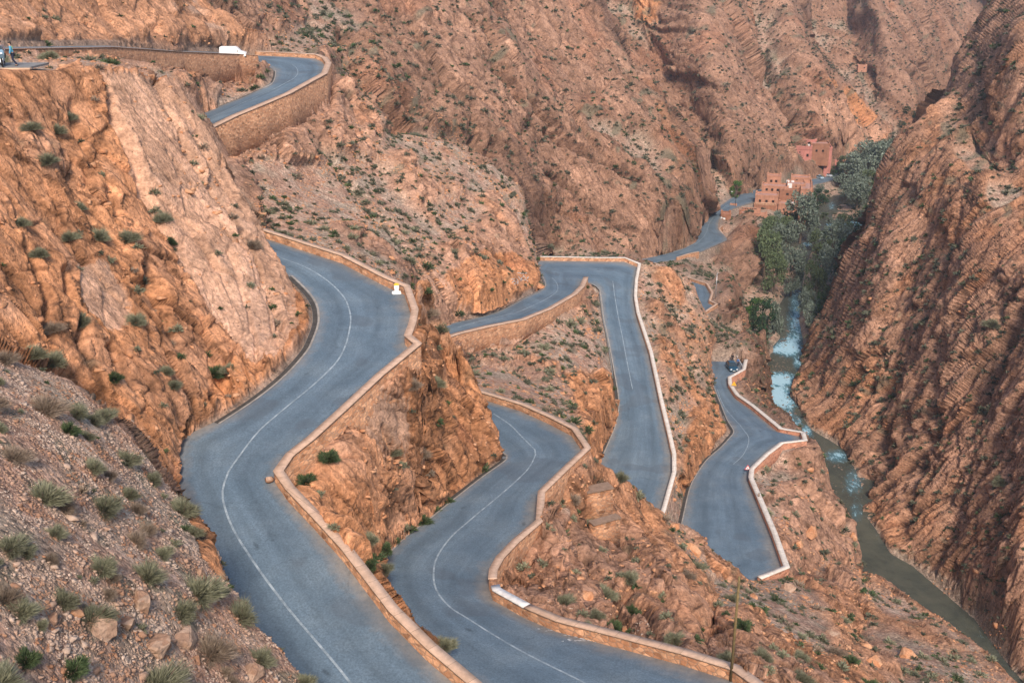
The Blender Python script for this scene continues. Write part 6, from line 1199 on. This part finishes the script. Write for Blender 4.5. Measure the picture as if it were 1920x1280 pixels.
# pull-off with the motorcycle at the far left
q = unp(14, 128, 91.0); zg = float(zterr(q[0], q[1])); q = np.array([q[0], q[1], zg]); bl = W3(q)
pave = MB(); pave.box((0, 0, 0), (8.6, 3.4, .14)); pv_ = pave.build('pull_off_paving', ASPH); pv_.location = (bl[0]-2.2, bl[1]+.9, bl[2]+.12); pv_['kind'] = 'structure'
wl = empty('low_wall', (bl[0]-2.2, bl[1]-1.1, bl[2]-.42)); tag(wl, 'low red retaining edge below the parked motorcycle', 'wall'); m = MB(); m.box((0, 0, -.3), (8.8, .35, 1.5)); m.build('masonry', MUD2, wl, bev=.03); m = MB(); m.box((0, 0, .50), (8.9, .45, .1)); m.build('coping', CREAM, wl, bev=.02)
gz = bl[2]+.19
def motorcycle(loc, yaw):
    root = empty('motorcycle', tuple(loc), yaw); tag(root, 'large touring motorcycle with a silver-blue fairing parked at the left edge', 'motorcycle'); PB = carpaint('blue_fairing_paint', (.05, .16, .28)); PW = carpaint('silver_blue_fairing_paint', (.16, .26, .34))
    for x, nm in ((.78, 'wheel'), (-.72, 'wheel')):
        m = MB(); N_ = 26
        for i in range(N_):
            a, b = 2*math.pi*i/N_, 2*math.pi*(i+1)/N_; m.tube((x+.29*math.cos(a), 0, .33+.29*math.sin(a)), (x+.29*math.cos(b), 0, .33+.29*math.sin(b)), .055, n=8, caps=False)
        wh = m.build(nm, RUB, root, smooth=True); m = MB()
        for i in range(5): a = 2*math.pi*i/5; m.tube((x, 0, .33), (x+.25*math.cos(a), 0, .33+.25*math.sin(a)), .018, n=6)
        m.tube((x, -.05, .33), (x, .05, .33), .12, n=14); m.build('rim', STEEL, wh)
    m = MB(); m.prism([(-.15, .72), (.0, .98), (.35, 1.0), (.48, .85), (.3, .62)], -.15, .15); m.build('fuel_tank', PB, root, bev=.04)
    m = MB(); m.prism([(.42, .55), (.38, 1.0), (.55, 1.28), (.72, 1.05), (.86, .92), (.66, .50)], -.24, .24); m.build('fairing', PW, root, bev=.05); m = MB(); m.prism([(.44, 1.1), (.36, 1.48), (.40, 1.48), (.64, 1.12)], -.18, .18); m.build('windscreen', GLASS, root, bev=.01)
    m = MB(); m.box((.86, 0, .98), (.06, .22, .13)); m.build('headlight', LAMPG, root, bev=.02); m = MB(); m.prism([(-.75, .80), (-.7, .93), (-.1, .84), (-.1, .74)], -.14, .14); m.build('seat', BLK, root, bev=.03)
    m = MB(); m.prism([(-.28, .30), (-.3, .65), (.3, .65), (.36, .32)], -.17, .17); m.build('engine', STEEL, root, bev=.03); m = MB(); m.tube((.40, -.38, 1.12), (.40, .38, 1.12), .018); m.build('handlebar', BLK, root)
    for sg in (-1, 1):
        m = MB(); m.box((-.72, sg*.32, .72), (.5, .22, .36)); m.build('pannier', BLK, root, bev=.03); m = MB(); m.tube((.78, sg*.09, .33), (.46, sg*.09, 1.08), .026); m.build('fork', STEEL, root)
    m = MB(); m.box((-.88, 0, 1.08), (.38, .42, .30)); m.build('top_case', BLK, root, bev=.04); m = MB(); m.tube((-.1, .2, .35), (-.75, .26, .42), .045); m.build('exhaust', STEEL, root); return root
motorcycle((bl[0]-.35, bl[1]-.1, gz), R(-62))
pr_ = person('person in a blue and lime jacket leaning against the motorcycle', (bl[0]+.50, bl[1]-.15, gz), R(115), HIV, NAVY, lean=-.35)
m = MB(); m.box((.0, -.135, 1.28), (.26, .03, .34)); m.build('lime_back_panel', LIME, pr_, bev=.02)
person('person behind the motorcycle, only partly inside the left edge of the view', (bl[0]-.75, bl[1]+1.0, gz), R(200), plain('grey_cloth', (.16, .13, .14)), NAVY)

# ------------------------------------------------------------------ milestone, signs, poles
P0 = on_road('A', 744, 551)
ms = empty('milestone', tuple(P0), R(8)); tag(ms, 'white kilometre stone with a yellow cap standing against the parapet', 'milestone')
m = MB(); m.box((0, 0, .12), (.78, .42, .24), taper=.9); m.box((-.33, -.1, .16), (.2, .3, .2), taper=.8); m.build('base', WHITE, ms, bev=.03)
m = MB(); arc = [(-.22, .24), (-.17, .42), (-.22, .55), (-.22, .82)]; arc += [(.22, .82), (.22, .55), (.17, .42), (.22, .24)]; m.prism(arc, -.11, .11); m.build('tablet', WHITE, ms, bev=.02)
m = MB(); m.prism([(-.225, .80)]+[(-.225*math.cos(t), .86+.10*math.sin(t)) for t in np.linspace(0, math.pi, 9)]+[(.225, .80)], -.118, .118); m.build('cap', plain('yellow_paint', (.80, .50, .04), .5), ms, bev=.01)
m = MB(); [m.box((x, -.113, z), (w_, .006, .02)) for x, z, w_ in ((-.06, .70, .1), (.07, .70, .08), (0, .62, .2), (-.02, .54, .12))]; m.build('lettering', plain('faded_black_paint', (.25, .26, .28)), ms)
def pole(name, label, u, vb, vt, rad, mat=WOODP, cat_='pole', z=None, lamp=False, rad2=None):
    q, n, o = hit(u, vb)
    if z is not None: q = Vector(W3(unp(u, vb, z)))
    r = math.hypot(q.x, q.y); d = pdir(u, vt); zt = H0+d[2]/math.hypot(d[0], d[1])*r; h = zt-q.z; root = empty(name, tuple(q)); tag(root, label, cat_)
    m = MB(); m.tube((0, 0, -.6), (0, 0, h), rad, rad2 or rad*.75, 12); m.build('shaft', mat, root, smooth=True)
    if lamp: m = MB(); m.tube((0, 0, h-.1), (-1.4, 0, h+.35), .05, .04, 8); m.build('arm', mat, root); m = MB(); m.box((-1.6, 0, h+.36), (.7, .26, .14), taper=.8); m.build('lamp_head', WHITE, root, bev=.02)
    else: m = MB(); m.tube((0, 0, h), (0, 0, h+.06), rad*.8, rad*.5, 12); m.build('end_cap', mat, root)
    return root
pole('wooden_pole', 'tall bare wooden pole by the parapet at the bottom right', 1371, 1263, 1080, .085)
pole('street_lamp', 'dark street lamp beside the village road in front of the hotel', 1378, 394, 361, .11, BLK, 'street lamp', z=-89.9, lamp=True)
pole('street_lamp', 'street lamp next to the dark conifers', 1415, 352, 312, .11, BLK, 'street lamp', z=-90.4, lamp=True)
pole('utility_pole', 'thin grey pole beside the zigzag parapet above the gorge', 1341, 567, 512, .10, STEEL, z=-81.6)
def sign(label, u, vb, z, size, face, border, yaw, kind='tri', hp=1.6, loc=None):
    q = Vector(W3(unp(u, vb, z))) if loc is None else loc; root = empty('road_sign', tuple(q), yaw); tag(root, label, 'road sign'); m = MB(); m.tube((0, 0, -.4), (0, 0, hp), .035); m.build('post', STEEL, root)
    tri = lambda s_: [(-s_/2, hp), (s_/2, hp), (0, hp+s_*.87)]
    m = MB(); m.prism(tri(size), -.05, -.02); m.build('border', border, root); c_ = size*.68; m = MB(); m.prism([(-c_/2, hp+size*.09), (c_/2, hp+size*.09), (0, hp+size*.09+c_*.87)], -.062, -.051); m.build('face', face, root)
    m = MB(); m.box((0, -.068, hp+size*.30), (.06, .01, size*.26)); m.build('symbol', DARK, root); return root
REDP = plain('red_paint', (.55, .05, .06), .5); YEL = plain('amber_paint', (.80, .40, .03), .5)
P1 = on_road('D', 1401, 886); sign('white triangular warning sign with red border at the start of the white parapet', 0, 0, 0, .95, WHITE, REDP, R(0), loc=P1, hp=.55)
P1 = Vector(W3(unp(1376, 722, -76.2))); P1.z -= .5; sign('amber triangular warning sign on the zigzag parapet below the parked car', 0, 0, 0, 1.0, YEL, YEL, R(-5), loc=P1, hp=.45)
P1 = on_road('F', 1352, 416) or Vector(W3(unp(1352, 418, -86))); sign('small pale triangular road sign at the lay-by below the tower house', 0, 0, 0, 1.1, WHITE, STEEL, R(10), loc=P1, hp=1.5)
# pale guard rail by the parked car
gr = empty('guard_rail', tuple(on_road('D', 1389, 690) or W3(unp(1389, 690, -78.2)))); tag(gr, 'short white guard rail at the lay-by beside the parked car', 'guard rail')
m = MB(); m.box((.15, 2.4, .62), (.08, 6.2, .30)); m.build('rail', WHITE, gr, bev=.02)
for i in range(4): m = MB(); m.box((.15, -.4+i*1.9, .2), (.12, .12, .9)); m.build('post', STEEL, gr)
# stepped buttress of stone below the second bend
def face_block(name, label, at_, length, yaw, up, down, depth, mat=MAS):
    q0 = np.array(hit(*at_)[0]); zt = q0[2]+up; root = empty(name, (q0[0], q0[1], zt), yaw); tag(root, label, 'wall'); V, UVs = [], []
    for x in (0, length):
        for y, z in ((depth, 0), (0, 0), (-.15, -down), (depth, -down)): V.append((x, y, z)); UVs.append((x+y*.7, z))
    np_mesh('masonry', V, [(0, 1, 5, 4), (1, 2, 6, 5), (2, 3, 7, 6), (3, 0, 4, 7), (0, 3, 2, 1), (4, 5, 6, 7)], mat, root, uv=UVs); m = MB(); m.box((length/2, depth/2-.05, .04), (length+.1, depth+.2, .08)); m.build('coping', COPE, root)
face_block('stone_buttress', 'square stone buttress wall on the slope right of the second bend', (1100,968), 2.5, R(22), 2.3, 4.0, 1.1)
face_block('stone_step', 'lower stone step at the foot of the square buttress', (1112,1002), 2.7, R(28), 0.9, 3.0, .7)

gq = hit(975, 522)[0]; gr_ = empty('graffiti', tuple(gq)); tag(gr_, 'faded white painted scrawl on the orange rock above the hairpin approach', 'graffiti')
for grp in (((970,511),(980,513),(988,512)),((972,518),(976,524),(982,517),(987,524),(991,519)),((975,526),(984,524),(990,527)),((958,524),(966,522),(971,525)),((960,530),(964,526),(968,531),(972,527)),((963,533),(972,531))):
    m = MB(); pr = None
    for a, b in zip(grp[:-1], grp[1:]):
        for f in np.linspace(0, 1, 5)[:-1]:
            q1, n1_, o1 = hit(a[0]+(b[0]-a[0])*f, a[1]+(b[1]-a[1])*f); q2, n2_, o2 = hit(a[0]+(b[0]-a[0])*(f+.25), a[1]+(b[1]-a[1])*(f+.25))
            if q1 is None or q2 is None or (q2-q1).length > 1.5 or (q2-q1).length < 1e-4: continue
            m.tube(q1+n1_*.02-gq, q2+n2_*.02-gq, .07, n=5, caps=False)
    if m.v: m.build('stroke', CHALK, gr_)

# ------------------------------------------------------------------ air
hz = N('valley_air'); hz.t.nodes.remove(hz.b); vol = hz.t.nodes.new('ShaderNodeVolumePrincipled'); vol.inputs['Color'].default_value = (.80, .86, .95, 1); vol.inputs['Density'].default_value = 0.00022; vol.inputs['Anisotropy'].default_value = 0.3
hz.t.links.new(vol.outputs[0], hz.t.nodes['Material Output'].inputs['Volume'])
m = MB(); m.box((0, 480, 65), (2400, 1900, 400)); hzo = m.build('haze', hz.m); hzo['kind'] = 'stuff'
